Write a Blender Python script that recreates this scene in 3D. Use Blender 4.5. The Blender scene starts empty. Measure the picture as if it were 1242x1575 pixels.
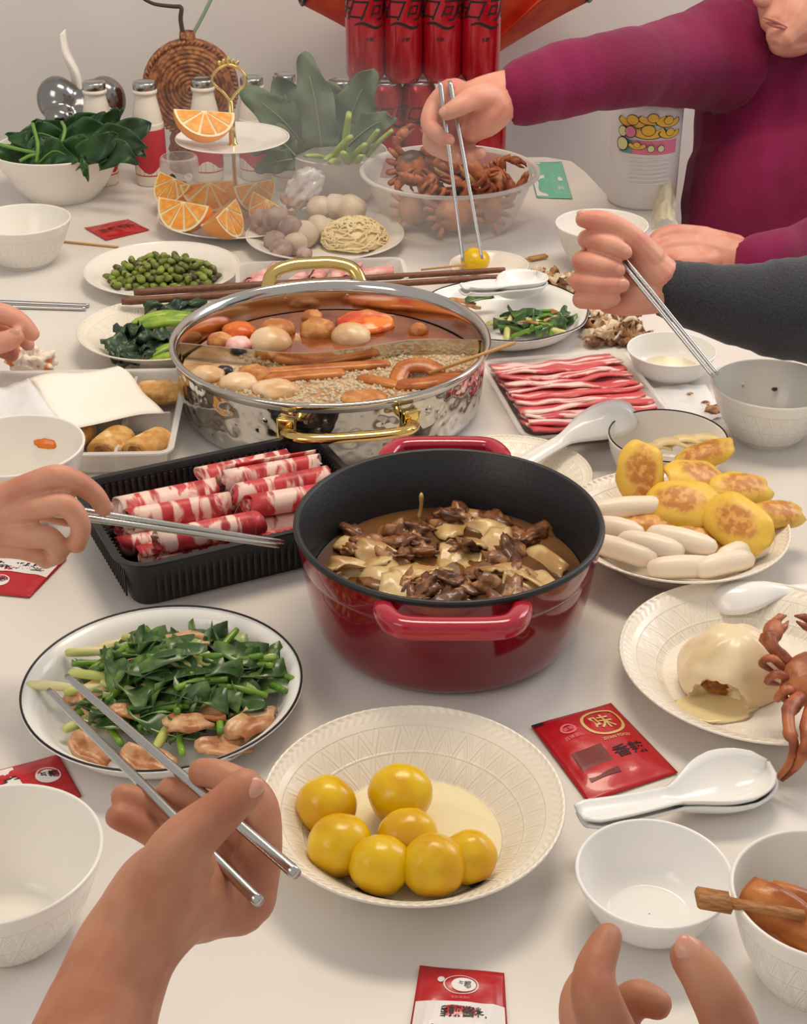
import bpy, bmesh, math, random
import numpy as np
from mathutils import Vector, Matrix, Euler, noise as mn

S = bpy.context.scene
C = S.collection
PI = math.pi
rnd = random.Random(7)

# ---------------------------------------------------------------- camera, world, lights, exposure
CAM_H, PITCH, FPX = 0.75, math.radians(29.5), 2300.0      # height over the table top (z = 0)
cam_d = bpy.data.cameras.new('camera')
cam_d.sensor_fit = 'HORIZONTAL'; cam_d.sensor_width = 36.0
cam_d.lens = FPX / 1242 * 36.0; cam_d.clip_start = 0.02
cam = bpy.data.objects.new('camera', cam_d); C.objects.link(cam)
cam.location = (0, 0, CAM_H); cam.rotation_euler = (PI / 2 - PITCH, 0, 0)
S.camera = cam

W = bpy.data.worlds.new('world'); S.world = W; W.use_nodes = True
W.node_tree.nodes['Background'].inputs[0].default_value = (1.0, 0.965, 0.93, 1)
W.node_tree.nodes['Background'].inputs[1].default_value = 0.52
S.view_settings.view_transform = 'Standard'; S.view_settings.look = 'None'
S.view_settings.exposure = 0.0; S.view_settings.gamma = 1.0
S.view_settings.use_curve_mapping = False


def area(name, loc, target, sx, sy, watts, col):
    d = bpy.data.lights.new(name, 'AREA'); d.shape = 'RECTANGLE'
    d.size, d.size_y, d.energy, d.color = sx, sy, watts, col
    o = bpy.data.objects.new(name, d); C.objects.link(o); o.location = loc
    o.rotation_euler = (Vector(target) - Vector(loc)).to_track_quat('-Z', 'Y').to_euler()
    return o


area('ceiling_lamp', (0.15, 1.75, 1.75), (0.10, 1.4, 0), 0.9, 0.45, 20, (1.0, 0.85, 0.65))
area('window_light', (1.9, 2.4, 1.3), (0.3, 2.2, 0.1), 0.9, 1.3, 19, (0.90, 0.92, 1.0))
area('room_light', (-1.5, -0.3, 1.5), (0, 1.3, 0), 1.2, 0.9, 11, (1.0, 0.92, 0.82))


def P(px, py, z):
    """Point at height z over the table on the sight line of a spot measured in the photograph."""
    u = (px - 621) / FPX; w = (787.5 - py) / FPX
    d = Vector((u, math.cos(PITCH) + w * math.sin(PITCH), -math.sin(PITCH) + w * math.cos(PITCH)))
    return Vector((0, 0, CAM_H)) + d * ((z - CAM_H) / d.z)


def PD(px, py, dep):
    """The same by distance along the view axis."""
    u = (px - 621) / FPX; w = (787.5 - py) / FPX
    d = Vector((u, math.cos(PITCH) + w * math.sin(PITCH), -math.sin(PITCH) + w * math.cos(PITCH)))
    return Vector((0, 0, CAM_H)) + d * dep


# ---------------------------------------------------------------- materials
def nd(nt, typ, **kw):
    n = nt.nodes.new(typ)
    for k, v in kw.items():
        if k.startswith('i_'):
            n.inputs[k[2:].replace('_', ' ')].default_value = v
        else:
            setattr(n, k, v)
    return n


def lin(c):
    """sRGB 0-255 -> linear"""
    return tuple(((v / 255) / 12.92 if v / 255 <= 0.04045 else ((v / 255 + 0.055) / 1.055) ** 2.4) for v in c) + (1,)


def mix_col(nt, fac, a, b):
    m = nt.nodes.new('ShaderNodeMix'); m.data_type = 'RGBA'
    for s, v in ((m.inputs[0], fac), (m.inputs[6], a), (m.inputs[7], b)):
        if hasattr(v, 'links'): nt.links.new(v, s)
        else: s.default_value = v
    return m.outputs[2]


def math_n(nt, op, a, b=0.0, c=None):
    m = nt.nodes.new('ShaderNodeMath'); m.operation = op
    for i, v in enumerate((a, b) if c is None else (a, b, c)):
        if hasattr(v, 'links'): nt.links.new(v, m.inputs[i])
        else: m.inputs[i].default_value = v
    return m.outputs[0]


def smooth_n(nt, v, lo, hi, a=0.0, b=1.0):
    m = nd(nt, 'ShaderNodeMapRange', interpolation_type='SMOOTHSTEP')
    nt.links.new(v, m.inputs[0])
    for i, x in enumerate((lo, hi, a, b)): m.inputs[i + 1].default_value = x
    return m.outputs[0]


def M(name, col, rough=0.5, metal=0.0, col2=None, scale=30, ramp=(0.4, 0.6), bump=0.0, bscale=80, trans=0.0, ior=1.45,
      sss=0.0, spec=0.5, coat=0.0, stretch=None, alpha=1.0, detail=3, distort=0.0, vary=False, col3=None, scale3=60,
      ramp3=(0.55, 0.65), bdist=0.002, sheen=0.0):
    m = bpy.data.materials.new(name); m.use_nodes = True
    nt = m.node_tree; b = nt.nodes['Principled BSDF']
    b.inputs['Base Color'].default_value = lin(col); b.inputs['Roughness'].default_value = rough
    b.inputs['Metallic'].default_value = metal; b.inputs['Transmission Weight'].default_value = trans
    b.inputs['IOR'].default_value = ior; b.inputs['Specular IOR Level'].default_value = spec
    b.inputs['Coat Weight'].default_value = coat; b.inputs['Coat Roughness'].default_value = 0.06
    b.inputs['Alpha'].default_value = alpha
    if sheen: b.inputs['Sheen Weight'].default_value = sheen; b.inputs['Sheen Roughness'].default_value = 0.4
    if sss:
        b.inputs['Subsurface Weight'].default_value = sss
        b.inputs['Subsurface Radius'].default_value = (1.0, 0.35, 0.18); b.inputs['Subsurface Scale'].default_value = 0.006
    vec = None
    if col2 or bump or col3:
        tc = nd(nt, 'ShaderNodeTexCoord'); vec = tc.outputs['Object']
        if vary:
            oi = nd(nt, 'ShaderNodeObjectInfo')
            va = nd(nt, 'ShaderNodeVectorMath', operation='ADD'); sc = math_n(nt, 'MULTIPLY', oi.outputs['Random'], 7.0)
            nt.links.new(vec, va.inputs[0]); nt.links.new(sc, va.inputs[1]); vec = va.outputs[0]
        if stretch:
            mp = nd(nt, 'ShaderNodeMapping'); mp.inputs['Scale'].default_value = stretch
            nt.links.new(vec, mp.inputs[0]); vec = mp.outputs[0]
    out = None
    if col2:
        n = nd(nt, 'ShaderNodeTexNoise', i_Scale=scale, i_Detail=detail, i_Distortion=distort); nt.links.new(vec, n.inputs[0])
        out = mix_col(nt, smooth_n(nt, n.outputs[0], *ramp), lin(col), lin(col2))
    if col3:
        n = nd(nt, 'ShaderNodeTexNoise', i_Scale=scale3, i_Detail=2.0); nt.links.new(vec, n.inputs[0])
        out = mix_col(nt, smooth_n(nt, n.outputs[0], *ramp3), out or lin(col), lin(col3))
    if vary and not out:
        pass
    if out: nt.links.new(out, b.inputs['Base Color'])
    if bump:
        n = nd(nt, 'ShaderNodeTexNoise', i_Scale=bscale, i_Detail=4.0); nt.links.new(vec, n.inputs[0])
        bp = nd(nt, 'ShaderNodeBump', i_Strength=bump, i_Distance=bdist); nt.links.new(n.outputs[0], bp.inputs['Height'])
        nt.links.new(bp.outputs[0], b.inputs['Normal'])
    return m


def emboss(name, col, v0, v1, n, rows=1, rough=0.22, rope=None, strength=0.5):
    """glazed porcelain with a raised zigzag band between two positions of the turned profile"""
    m = M(name, col, rough=rough, spec=0.5)
    nt = m.node_tree; b = nt.nodes['Principled BSDF']
    uv = nd(nt, 'ShaderNodeUVMap'); sx = nd(nt, 'ShaderNodeSeparateXYZ'); nt.links.new(uv.outputs[0], sx.inputs[0])
    t = math_n(nt, 'MULTIPLY', math_n(nt, 'DIVIDE', math_n(nt, 'SUBTRACT', sx.outputs[1], v0), v1 - v0), float(rows))
    tri = math_n(nt, 'MULTIPLY', math_n(nt, 'PINGPONG', math_n(nt, 'MULTIPLY', sx.outputs[0], float(n)), 0.5), 2.0)
    fr = math_n(nt, 'PINGPONG', t, 1.0)
    d = math_n(nt, 'ABSOLUTE', math_n(nt, 'SUBTRACT', tri, fr))
    h = smooth_n(nt, d, 0.05, 0.22, 1.0, 0.0)
    d2 = math_n(nt, 'ABSOLUTE', math_n(nt, 'SUBTRACT', math_n(nt, 'ABSOLUTE', math_n(nt, 'SUBTRACT', tri, fr)), 0.45))
    h = math_n(nt, 'ADD', h, smooth_n(nt, d2, 0.03, 0.12, 0.6, 0.0))
    e = math_n(nt, 'ABSOLUTE', math_n(nt, 'SUBTRACT', fr, 0.5))
    h = math_n(nt, 'ADD', h, smooth_n(nt, e, 0.44, 0.48, 0.0, 0.8))
    mask = math_n(nt, 'MULTIPLY', math_n(nt, 'GREATER_THAN', t, 0.0), math_n(nt, 'LESS_THAN', t, float(rows)))
    h = math_n(nt, 'MULTIPLY', h, mask)
    if rope:
        r0, r1, rn = rope
        mk = math_n(nt, 'MULTIPLY', math_n(nt, 'GREATER_THAN', sx.outputs[1], r0), math_n(nt, 'LESS_THAN', sx.outputs[1], r1))
        q = math_n(nt, 'ADD', math_n(nt, 'MULTIPLY', sx.outputs[0], float(rn)),
                   math_n(nt, 'MULTIPLY', math_n(nt, 'PINGPONG', math_n(nt, 'DIVIDE', math_n(nt, 'SUBTRACT', sx.outputs[1], r0), r1 - r0), 0.5), 1.2))
        w = math_n(nt, 'PINGPONG', q, 0.5)
        h = math_n(nt, 'ADD', h, math_n(nt, 'MULTIPLY', mk, math_n(nt, 'MULTIPLY', w, 2.0)))
    bp = nd(nt, 'ShaderNodeBump', i_Strength=strength, i_Distance=0.0012); nt.links.new(h, bp.inputs['Height'])
    nt.links.new(bp.outputs[0], b.inputs['Normal'])
    return m


# ---------------------------------------------------------------- objects
def tag(o, label=None, cat=None, group=None, kind=None):
    for k, v in (('label', label), ('category', cat), ('group', group), ('kind', kind)):
        if v: o[k] = v
    return o


def thing(name, label, cat, loc=(0, 0, 0), rz=0.0, group=None):
    o = bpy.data.objects.new(name, None); o.empty_display_size = 0.02; C.objects.link(o)
    o.location = loc; o.rotation_euler = (0, 0, rz)
    return tag(o, label, cat, group)


def mesh(name, geo, mats, smooth=True):
    V, F = geo[0], geo[1]
    me = bpy.data.meshes.new(name)
    me.from_pydata([tuple(map(float, v)) for v in V], [], [tuple(int(i) for i in f) for f in F])
    if not isinstance(mats, (list, tuple)): mats = [mats]
    for m in mats: me.materials.append(m)
    if len(geo) > 2 and geo[2] is not None:
        uvl = me.uv_layers.new(name='UVMap')
        uvl.data.foreach_set('uv', np.asarray(geo[2], dtype=np.float32).ravel())
    if len(geo) > 3 and geo[3] is not None:
        me.polygons.foreach_set('material_index', np.asarray(geo[3], dtype=np.int32))
    if smooth: me.polygons.foreach_set('use_smooth', [True] * len(me.polygons))
    me.update()
    return me


def obj(name, geo, mats, parent=None, loc=None, rot=None, label=None, cat=None, group=None, kind=None, smooth=True, world=False, sharp=None):
    me = geo if isinstance(geo, bpy.types.Mesh) else mesh(name, geo, mats, smooth)
    o = bpy.data.objects.new(name, me); C.objects.link(o)
    if parent is not None:
        o.parent = parent
        if world and loc is None:
            o.matrix_basis = Matrix.LocRotScale(parent.location, parent.rotation_euler, None).inverted()
    if loc is not None: o.location = loc
    if rot is not None: o.rotation_euler = rot
    if sharp:
        me.set_sharp_from_angle(angle=math.radians(sharp))
    return tag(o, label, cat, group, kind)


def own(name, geo, mats, label, cat, group=None, **kw):
    """a top-level thing that is one mesh, its geometry given in world space: origin moved to its base"""
    V = np.array([tuple(v) for v in geo[0]], dtype=float)
    c = np.array([(V[:, 0].min() + V[:, 0].max()) / 2, (V[:, 1].min() + V[:, 1].max()) / 2, V[:, 2].min()])
    return obj(name, (V - c,) + tuple(geo[1:]), mats, loc=tuple(c), label=label, cat=cat, group=group, **kw)


def dup(root, loc=None, rot=None, label=None, group=None, scale=None):
    r = root.copy(); C.objects.link(r)
    if loc is not None: r.location = loc
    if rot is not None: r.rotation_euler = rot
    if scale is not None: r.scale = scale
    if label: r['label'] = label
    if group: r['group'] = group
    for ch in list(root.children):
        c = ch.copy(); C.objects.link(c); c.parent = r
        for g in list(ch.children):
            d = g.copy(); C.objects.link(d); d.parent = c
    return r


# ---------------------------------------------------------------- geometry
def join(*gs):
    V, F, MI = [], [], []
    for k, g in enumerate(gs):
        mi = 0
        if len(g) == 2 and isinstance(g[1], int): g, mi = g
        n = len(V)
        V.extend([tuple(v) for v in g[0]]); F.extend([tuple(i + n for i in f) for f in g[1]]); MI.extend([mi] * len(g[1]))
    return V, F, None, MI


def xf(g, loc=(0, 0, 0), rot=(0, 0, 0), sc=(1, 1, 1)):
    m = Matrix.LocRotScale(Vector(loc), Euler(rot), Vector(sc if hasattr(sc, '__len__') else (sc,) * 3))
    A = np.array(m); V = np.array([tuple(v) for v in g[0]], dtype=float)
    return (V @ A[:3, :3].T + A[:3, 3],) + tuple(g[1:])


def lathe(prof, n=64, wave=None):
    """turned profile [(r, z), ...]; u = turn, v = arc length"""
    V, F, UV = [], [], []
    L = [0.0]
    for a, b in zip(prof, prof[1:]): L.append(L[-1] + math.hypot(b[0] - a[0], b[1] - a[1]))
    for (r, z) in prof:
        for k in range(n):
            a = 2 * PI * k / n
            q = r if wave is None else wave(r, z, a)
            V.append((q * math.cos(a), q * math.sin(a), z))
    for i in range(len(prof) - 1):
        for k in range(n):
            k2 = (k + 1) % n
            F.append((i * n + k, i * n + k2, (i + 1) * n + k2, (i + 1) * n + k))
            UV += [(k / n, L[i] / L[-1]), ((k + 1) / n, L[i] / L[-1]), ((k + 1) / n, L[i + 1] / L[-1]), (k / n, L[i + 1] / L[-1])]
    return V, F, UV


def spline(pts, k=6, closed=False):
    P_ = [np.array(p, dtype=float) for p in pts]
    out = []
    n = len(P_)
    rng = range(n) if closed else range(n - 1)
    for i in rng:
        g = lambda j: P_[j % n] if closed else P_[min(max(j, 0), n - 1)]
        p0, p1, p2, p3 = g(i - 1), g(i), g(i + 1), g(i + 2)
        for s in range(k):
            t = s / k
            out.append(0.5 * ((2 * p1) + (p2 - p0) * t + (2 * p0 - 5 * p1 + 4 * p2 - p3) * t * t + (3 * p1 - p0 - 3 * p2 + p3) * t ** 3))
    if not closed: out.append(P_[-1])
    return out


def vessel(outer, t=0.003, tb=0.004, k=5, n=72, wave=None, rim_round=True):
    """thin walled turned dish from its outer profile (foot to rim)"""
    o = spline(outer, k)
    inner = []
    for (r, z) in reversed(o):
        q = r - t
        if q > 0.004: inner.append((q, max(z, tb)))
    pr = [(0.0005, 0.0012)] + [tuple(p) for p in o]
    if rim_round:
        r, z = o[-1]; pr += [(r - t * 0.15, z + t * 0.35), (r - t * 0.5, z + t * 0.5), (r - t * 0.85, z + t * 0.35)]
    seen = []
    for p in inner:
        if not seen or abs(p[0] - seen[-1][0]) > 1e-5 or abs(p[1] - seen[-1][1]) > 1e-5: seen.append(tuple(p))
    pr += seen + [(0.0005, tb)]
    return lathe(pr, n, wave)


def frames(pts, up=None):
    pts = [Vector(p) for p in pts]; n = len(pts); out = []
    t0 = (pts[1] - pts[0]).normalized()
    ref = Vector(up) if up is not None else (Vector((0, 0, 1)) if abs(t0.z) < 0.9 else Vector((1, 0, 0)))
    for i in range(n):
        t = (pts[min(i + 1, n - 1)] - pts[max(i - 1, 0)]).normalized()
        x = ref - t * ref.dot(t)
        if x.length < 1e-6: x = t.orthogonal()
        x.normalize(); y = t.cross(x)
        if up is None: ref = x
        out.append((pts[i], x, y))
    return out


def tube(pts, rad, n=8, closed=False, caps=True, flat=1.0, up=None, dome=False):
    m = len(pts)
    R = list(rad) if hasattr(rad, '__len__') else [rad] * m
    if dome and not closed:
        p = [Vector(q) for q in pts]
        a = (p[0] - p[1]).normalized(); b = (p[-1] - p[-2]).normalized()
        p = [p[0] + a * R[0] * .85, p[0] + a * R[0] * .5] + p + [p[-1] + b * R[-1] * .5, p[-1] + b * R[-1] * .85]
        R = [R[0] * .45, R[0] * .85] + R + [R[-1] * .85, R[-1] * .45]; pts = p; m = len(pts)
    fr = frames(pts, up)
    V, F = [], []
    for (p, x, y), r in zip(fr, R):
        for k in range(n):
            a = 2 * PI * k / n
            V.append(p + x * (math.cos(a) * r * flat) + y * (math.sin(a) * r))
    for i in range(m if closed else m - 1):
        j = (i + 1) % m
        for k in range(n):
            k2 = (k + 1) % n
            F.append((i * n + k, i * n + k2, j * n + k2, j * n + k))
    if caps and not closed:
        F.append(tuple(range(n))[::-1]); F.append(tuple(range((m - 1) * n, m * n)))
    return V, F


def ribbon(pts, width, thick, up=(0, 0, 1)):
    """flat strip with a rectangular section along pts"""
    fr = frames(pts, up); V, F = [], []
    Wd = list(width) if hasattr(width, '__len__') else [width] * len(pts)
    for (p, x, y), w in zip(fr, Wd):
        for sx, sy in ((1, 1), (1, -1), (-1, -1), (-1, 1)):
            V.append(p + x * (thick / 2 * sx) + y * (w / 2 * sy))
    for i in range(len(pts) - 1):
        for k in range(4):
            k2 = (k + 1) % 4
            F.append((i * 4 + k, i * 4 + k2, i * 4 + 4 + k2, i * 4 + 4 + k))
    m = len(pts) - 1
    F.append((3, 2, 1, 0)); F.append((m * 4, m * 4 + 1, m * 4 + 2, m * 4 + 3))
    return V, F


_ico = {}
def ico(sub=3):
    if sub not in _ico:
        bm = bmesh.new(); bmesh.ops.create_icosphere(bm, subdivisions=sub, radius=1.0)
        bm.verts.ensure_lookup_table()
        _ico[sub] = (np.array([v.co[:] for v in bm.verts]), [tuple(v.index for v in f.verts) for f in bm.faces]); bm.free()
    return _ico[sub]


def blob(size, amp=0.1, freq=1.5, seed=0, sub=3, flat_bottom=None):
    V, F = ico(sub); out = []
    off = Vector((seed * 3.17, seed * 1.31, seed * 2.7))
    for v in V:
        q = Vector(v); d = 1 + amp * mn.noise(q * freq + off) + amp * 0.5 * mn.noise(q * freq * 2.3 + off)
        q = q * d
        if flat_bottom is not None and q.z < flat_bottom: q.z = flat_bottom + (q.z - flat_bottom) * 0.15
        out.append((q.x * size[0], q.y * size[1], q.z * size[2]))
    return np.array(out), F


def sheet(nu, nv, fn, thick=0.0):
    """surface fn(u,v) -> point, u,v in 0..1; closed solid when thick"""
    V = [Vector(fn(i / nu, j / nv)) for j in range(nv + 1) for i in range(nu + 1)]
    F = [(j * (nu + 1) + i, j * (nu + 1) + i + 1, (j + 1) * (nu + 1) + i + 1, (j + 1) * (nu + 1) + i) for j in range(nv) for i in range(nu)]
    if thick:
        N = [Vector((0, 0, 0)) for _ in V]
        for f in F:
            nn = (V[f[1]] - V[f[0]]).cross(V[f[3]] - V[f[0]])
            for i in f: N[i] += nn
        n = len(V)
        V = V + [v - (q.normalized() if q.length > 0 else Vector((0, 0, 1))) * thick for v, q in zip(V, N)]
        F2 = [tuple(i + n for i in reversed(f)) for f in F]
        edge = [i for i in range(nu + 1)] + [j * (nu + 1) + nu for j in range(1, nv + 1)] + [nv * (nu + 1) + i for i in range(nu - 1, -1, -1)] + [j * (nu + 1) for j in range(nv - 1, 0, -1)]
        F3 = [(edge[k], edge[k] + n, edge[(k + 1) % len(edge)] + n, edge[(k + 1) % len(edge)]) for k in range(len(edge))]
        F = F + F2 + F3
    return V, F


def box(sx, sy, sz, bev=0.0, loc=(0, 0, 0)):
    """box standing on z=0"""
    bm = bmesh.new(); bmesh.ops.create_cube(bm, size=1.0)
    for v in bm.verts: v.co = Vector((v.co.x * sx, v.co.y * sy, (v.co.z + .5) * sz)) + Vector(loc)
    if bev: bmesh.ops.bevel(bm, geom=list(bm.edges), offset=bev, segments=2, affect='EDGES', profile=0.6)
    bm.verts.ensure_lookup_table()
    g = ([v.co.copy() for v in bm.verts], [tuple(v.index for v in f.verts) for f in bm.faces]); bm.free()
    return g


def rrect(a, b, r, k=5):
    """rounded rectangle outline, half sizes a, b"""
    out = []
    for cx, cy, s in ((a - r, b - r, 0), (-a + r, b - r, 1), (-a + r, -b + r, 2), (a - r, -b + r, 3)):
        for i in range(k + 1):
            t = (s + i / k) * PI / 2
            out.append((cx + r * math.cos(t), cy + r * math.sin(t)))
    return out


def loft(rings, cap0=True, cap1=True):
    n = len(rings[0]); V = [p for r in rings for p in r]; F = []
    for i in range(len(rings) - 1):
        for k in range(n):
            k2 = (k + 1) % n
            F.append((i * n + k, i * n + k2, (i + 1) * n + k2, (i + 1) * n + k))
    if cap0: F.append(tuple(range(n))[::-1])
    if cap1: F.append(tuple(range((len(rings) - 1) * n, len(rings) * n)))
    return V, F


def tray(a, b, h, lip, r=0.02, t=0.0015, taper=0.006, k=5, ribs=0, rib_d=0.0008):
    """thin walled open tray: half sizes at the rim, height, lip width"""
    def ring(da, z, rib=0.0):
        pts = rrect(a + da, b + da, max(r + da, 0.003), k)
        return [(x, y, z) for x, y in pts]
    rings = [ring(-taper - .002, 0.0), ring(-taper, 0.002), ring(-.001, h - .004), ring(0, h - .002), ring(lip, h - .002), ring(lip, h), ring(-t * .2, h),
             ring(-t - .001, h - .004), ring(-taper - t, 0.002 + t), ring(-taper - t - .002, t + .001)]
    return loft(rings)


def text(body, size=1.0, bold=0.012):
    """lettering as a mesh, centred on its own box, in the XY plane"""
    cu = bpy.data.curves.new('lettering', 'FONT'); cu.body = body; cu.size = 1.0; cu.resolution_u = 2; cu.offset = bold
    o = bpy.data.objects.new('lettering', cu); C.objects.link(o)
    bpy.context.view_layer.update()
    dg = bpy.context.evaluated_depsgraph_get()
    me = bpy.data.meshes.new_from_object(o.evaluated_get(dg))
    V = np.array([v.co[:] for v in me.vertices]) if len(me.vertices) else np.zeros((0, 3))
    F = [tuple(p.vertices) for p in me.polygons]
    bpy.data.objects.remove(o); bpy.data.curves.remove(cu); bpy.data.meshes.remove(me)
    if not len(V): return [(0, 0, 0), (.001, 0, 0), (0, .001, 0)], [(0, 1, 2)]
    c = (V.max(0) + V.min(0)) / 2; hgt = (V.max(0) - V.min(0))[1]
    return (V - c) * (size / hgt), F


def union(parts, voxel=0.002, smooth=6, fac=0.5):
    """one continuous skin over overlapping closed pieces"""
    g = join(*parts)
    me = mesh('tmp', (g[0], g[1]), [], False)
    o = bpy.data.objects.new('tmp', me); C.objects.link(o)
    r = o.modifiers.new('r', 'REMESH'); r.mode = 'VOXEL'; r.voxel_size = voxel; r.use_smooth_shade = True
    s = o.modifiers.new('s', 'SMOOTH'); s.iterations = smooth; s.factor = fac
    bpy.context.view_layer.update()
    dg = bpy.context.evaluated_depsgraph_get()
    m2 = bpy.data.meshes.new_from_object(o.evaluated_get(dg))
    n = len(m2.vertices); V = np.empty(n * 3); m2.vertices.foreach_get('co', V)
    F = [tuple(p.vertices) for p in m2.polygons]
    bpy.data.objects.remove(o); bpy.data.meshes.remove(me); bpy.data.meshes.remove(m2)
    return V.reshape(-1, 3), F


def capsule(pts, rad, n=14, k=5):
    """tapered limb through joints, round at both ends"""
    q = spline([tuple(p) for p in pts], k)
    rr = [float(x[0]) for x in spline([(r,) for r in rad], k)]
    return tube(q, rr, n, dome=True)
# ---------------------------------------------------------------- materials in use
PORC = M('porcelain', (236, 229, 219), rough=0.16)
PORC_W = M('white_porcelain', (238, 236, 232), rough=0.14)
E_BOWL = emboss('embossed_porcelain_bowl', (236, 231, 222), 0.10, 0.44, 26, rows=3)
E_PLATE = emboss('embossed_porcelain_plate', (238, 229, 213), 0.57, 0.74, 34, rows=2, rope=(0.505, 0.55, 90))
BLACK_LINE = M('black_glaze_line', (28, 24, 26), rough=0.3)
STEEL = M('polished_steel', (200, 196, 190), rough=0.12, metal=1.0)
CHROME = M('chopstick_steel', (190, 188, 184), rough=0.2, metal=1.0)
GOLD = M('polished_brass', (224, 192, 118), rough=0.14, metal=1.0)
WALL = M('wall_paint', (228, 221, 216), rough=0.85, col2=(232, 225, 220), scale=3)
TABLE = M('white_table_top', (222, 216, 209), rough=0.32, col2=(226, 220, 212), scale=5)
FLOOR = M('pale_floor_tile', (150, 138, 126), rough=0.5)
WOOD = M('wood_chopstick', (132, 86, 62), rough=0.5, col2=(108, 66, 46), scale=60, stretch=(1, 14, 14))
BAMBOO = M('bamboo_skewer', (196, 150, 92), rough=0.6)
def film(name, col, clear, rough=.08):
    """thin clear plastic: mostly straight-through light with a glossy skin"""
    m = bpy.data.materials.new(name); m.use_nodes = True; nt = m.node_tree; b = nt.nodes['Principled BSDF']
    b.inputs['Base Color'].default_value = lin(col); b.inputs['Roughness'].default_value = rough
    tr = nd(nt, 'ShaderNodeBsdfTransparent'); tr.inputs[0].default_value = (.97, .97, .97, 1)
    fr = nd(nt, 'ShaderNodeLayerWeight', i_Blend=.35)
    mx = nd(nt, 'ShaderNodeMixShader'); nt.links.new(math_n(nt, 'SUBTRACT', clear, math_n(nt, 'MULTIPLY', fr.outputs['Facing'], clear * .45)), mx.inputs[0])
    nt.links.new(b.outputs[0], mx.inputs[1]); nt.links.new(tr.outputs[0], mx.inputs[2])
    nt.links.new(mx.outputs[0], nt.nodes['Material Output'].inputs[0])
    return m
CLEAR = film('clear_plastic', (238, 232, 226), .88)
FROST = film('translucent_white_plastic', (238, 232, 226), .50, .25)
RED_PL = M('red_packet_foil', (186, 22, 34), rough=0.3, bump=0.25, bscale=60, coat=0.3)
SKIN = M('skin', (206, 150, 122), rough=0.5, col2=(190, 122, 98), scale=28, ramp=(0.35, 0.75), bump=0.12, bscale=420, sss=0.12, bdist=0.001)
NAIL = M('fingernail', (206, 148, 126), rough=0.28, sss=0.1)

# ---------------------------------------------------------------- the setting
RW = [(-1.25, 0.30), (0.86, 0.30), (0.86, 1.86), (0.56, 1.96), (0.480, 2.00), (0.434, 2.11), (0.424, 2.20), (0.424, 2.42), (0.357, 2.42), (0.339, 2.325), (0.310, 2.50), (0.292, 2.565), (0.25, 2.59), (-1.25, 2.59)]
def slab(poly, z0, z1):
    n = len(poly)
    return [(x, y, z0) for x, y in poly] + [(x, y, z1) for x, y in poly], [tuple(range(n))[::-1], tuple(range(n, 2 * n))] + [(i, (i + 1) % n, n + (i + 1) % n, n + i) for i in range(n)]

tb = thing('dining_table', 'large white dining table carrying all the dishes of the hot pot meal', 'table', (0, 1.4, -0.75))
g = slab(RW, -0.03, 0.0)
obj('table_top', g, TABLE, tb, world=True, smooth=False)
for x, y in ((-1.1, 0.45), (0.78, 0.45), (0.2, 2.4), (-1.1, 2.4)):
    obj('leg', xf(box(.05, .05, .72, .003), (x, y, -.75)), TABLE, tb, world=True, smooth=False)

obj('floor', xf(box(5.0, 5.6, .05), (0, 1.0, -.80)), FLOOR, kind='structure', smooth=False)
obj('wall_back', xf(box(5.0, .08, 3.2), (0, 2.93, -.75)), WALL, kind='structure', smooth=False)

# ---------------------------------------------------------------- dishes
def dish(name, x, y, outer, mat, label, cat, t=0.003, tb=0.004, band=None, group=None, n=72, wave=None, rz=0.0):
    o = thing(name, label, cat, (x, y, 0), rz, group)
    obj('body', vessel(outer, t, tb, n=n, wave=wave), mat, o)
    if band:
        R, z = outer[-1]
        q = [(((R - t / 2) if wave is None else wave(R - t / 2, z, a)) * math.cos(a), ((R - t / 2) if wave is None else wave(R - t / 2, z, a)) * math.sin(a), z + t * .45) for a in [2 * PI * k / 96 for k in range(96)]]
        obj('rim_band', tube(q, band, 6, closed=True), BLACK_LINE, o, label='thin black rim line')
    return o

def prof_rice(R, h): return [(R * .50, 0), (R * .53, .004), (R * .62, h * .14), (R * .80, h * .45), (R * .93, h * .78), (R, h)]
def prof_plate(R, h, b=.62): return [(R * b * .94, 0), (R * b, .003), (R * (b + .12), h * .32), (R * .93, h * .82), (R, h)]

egg_plate = dish('deep_plate', .007, .834, [(.062, 0), (.066, .003), (.080, .016), (.096, .032), (.1095, .042)], E_PLATE,
     'embossed cream plate holding seven yellow balls, in front of the red pot', 'plate')
stir_plate = dish('dinner_plate', -.196, .990, prof_plate(.1144, .030, .72), PORC_W, 'white plate with thin black rim full of stir-fried garlic chives and pork', 'plate', band=.0011)
bun_plate = dish('dinner_plate', .300, 1.028, [(.078, 0), (.082, .003), (.093, .014), (.109, .025), (.1195, .030)], E_PLATE, 'large embossed white plate holding the bitten steamed bun', 'plate')
dump_plate = dish('deep_plate', .258, 1.234, [(.058, 0), (.062, .004), (.076, .018), (.096, .032), (.109, .040)], E_PLATE, 'embossed plate piled with egg dumplings and white rice cakes', 'plate')
back_plate = dish('deep_plate', .112, 1.375, [(.047, 0), (.050, .003), (.060, .009), (.075, .016), (.085, .020)], E_PLATE, 'embossed plate half hidden behind the red pot, under a big spoon', 'plate')
chive_plate = dish('dinner_plate', .131, 1.807, prof_plate(.1087, .028, .70), PORC_W, 'black-rimmed white plate with leftover chives and pork, by the charcoal sleeve', 'plate', band=.0011,
     wave=lambda r, z, a: r * (1 + (.012 * math.sin(a * 8) if z > .02 else 0)))
veg_plate = dish('deep_plate', -.305, 1.739, [(.058, 0), (.061, .003), (.074, .012), (.090, .023), (.1025, .030)], E_PLATE, 'embossed plate of boiled green vegetables left of the steel hot pot', 'plate')
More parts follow.
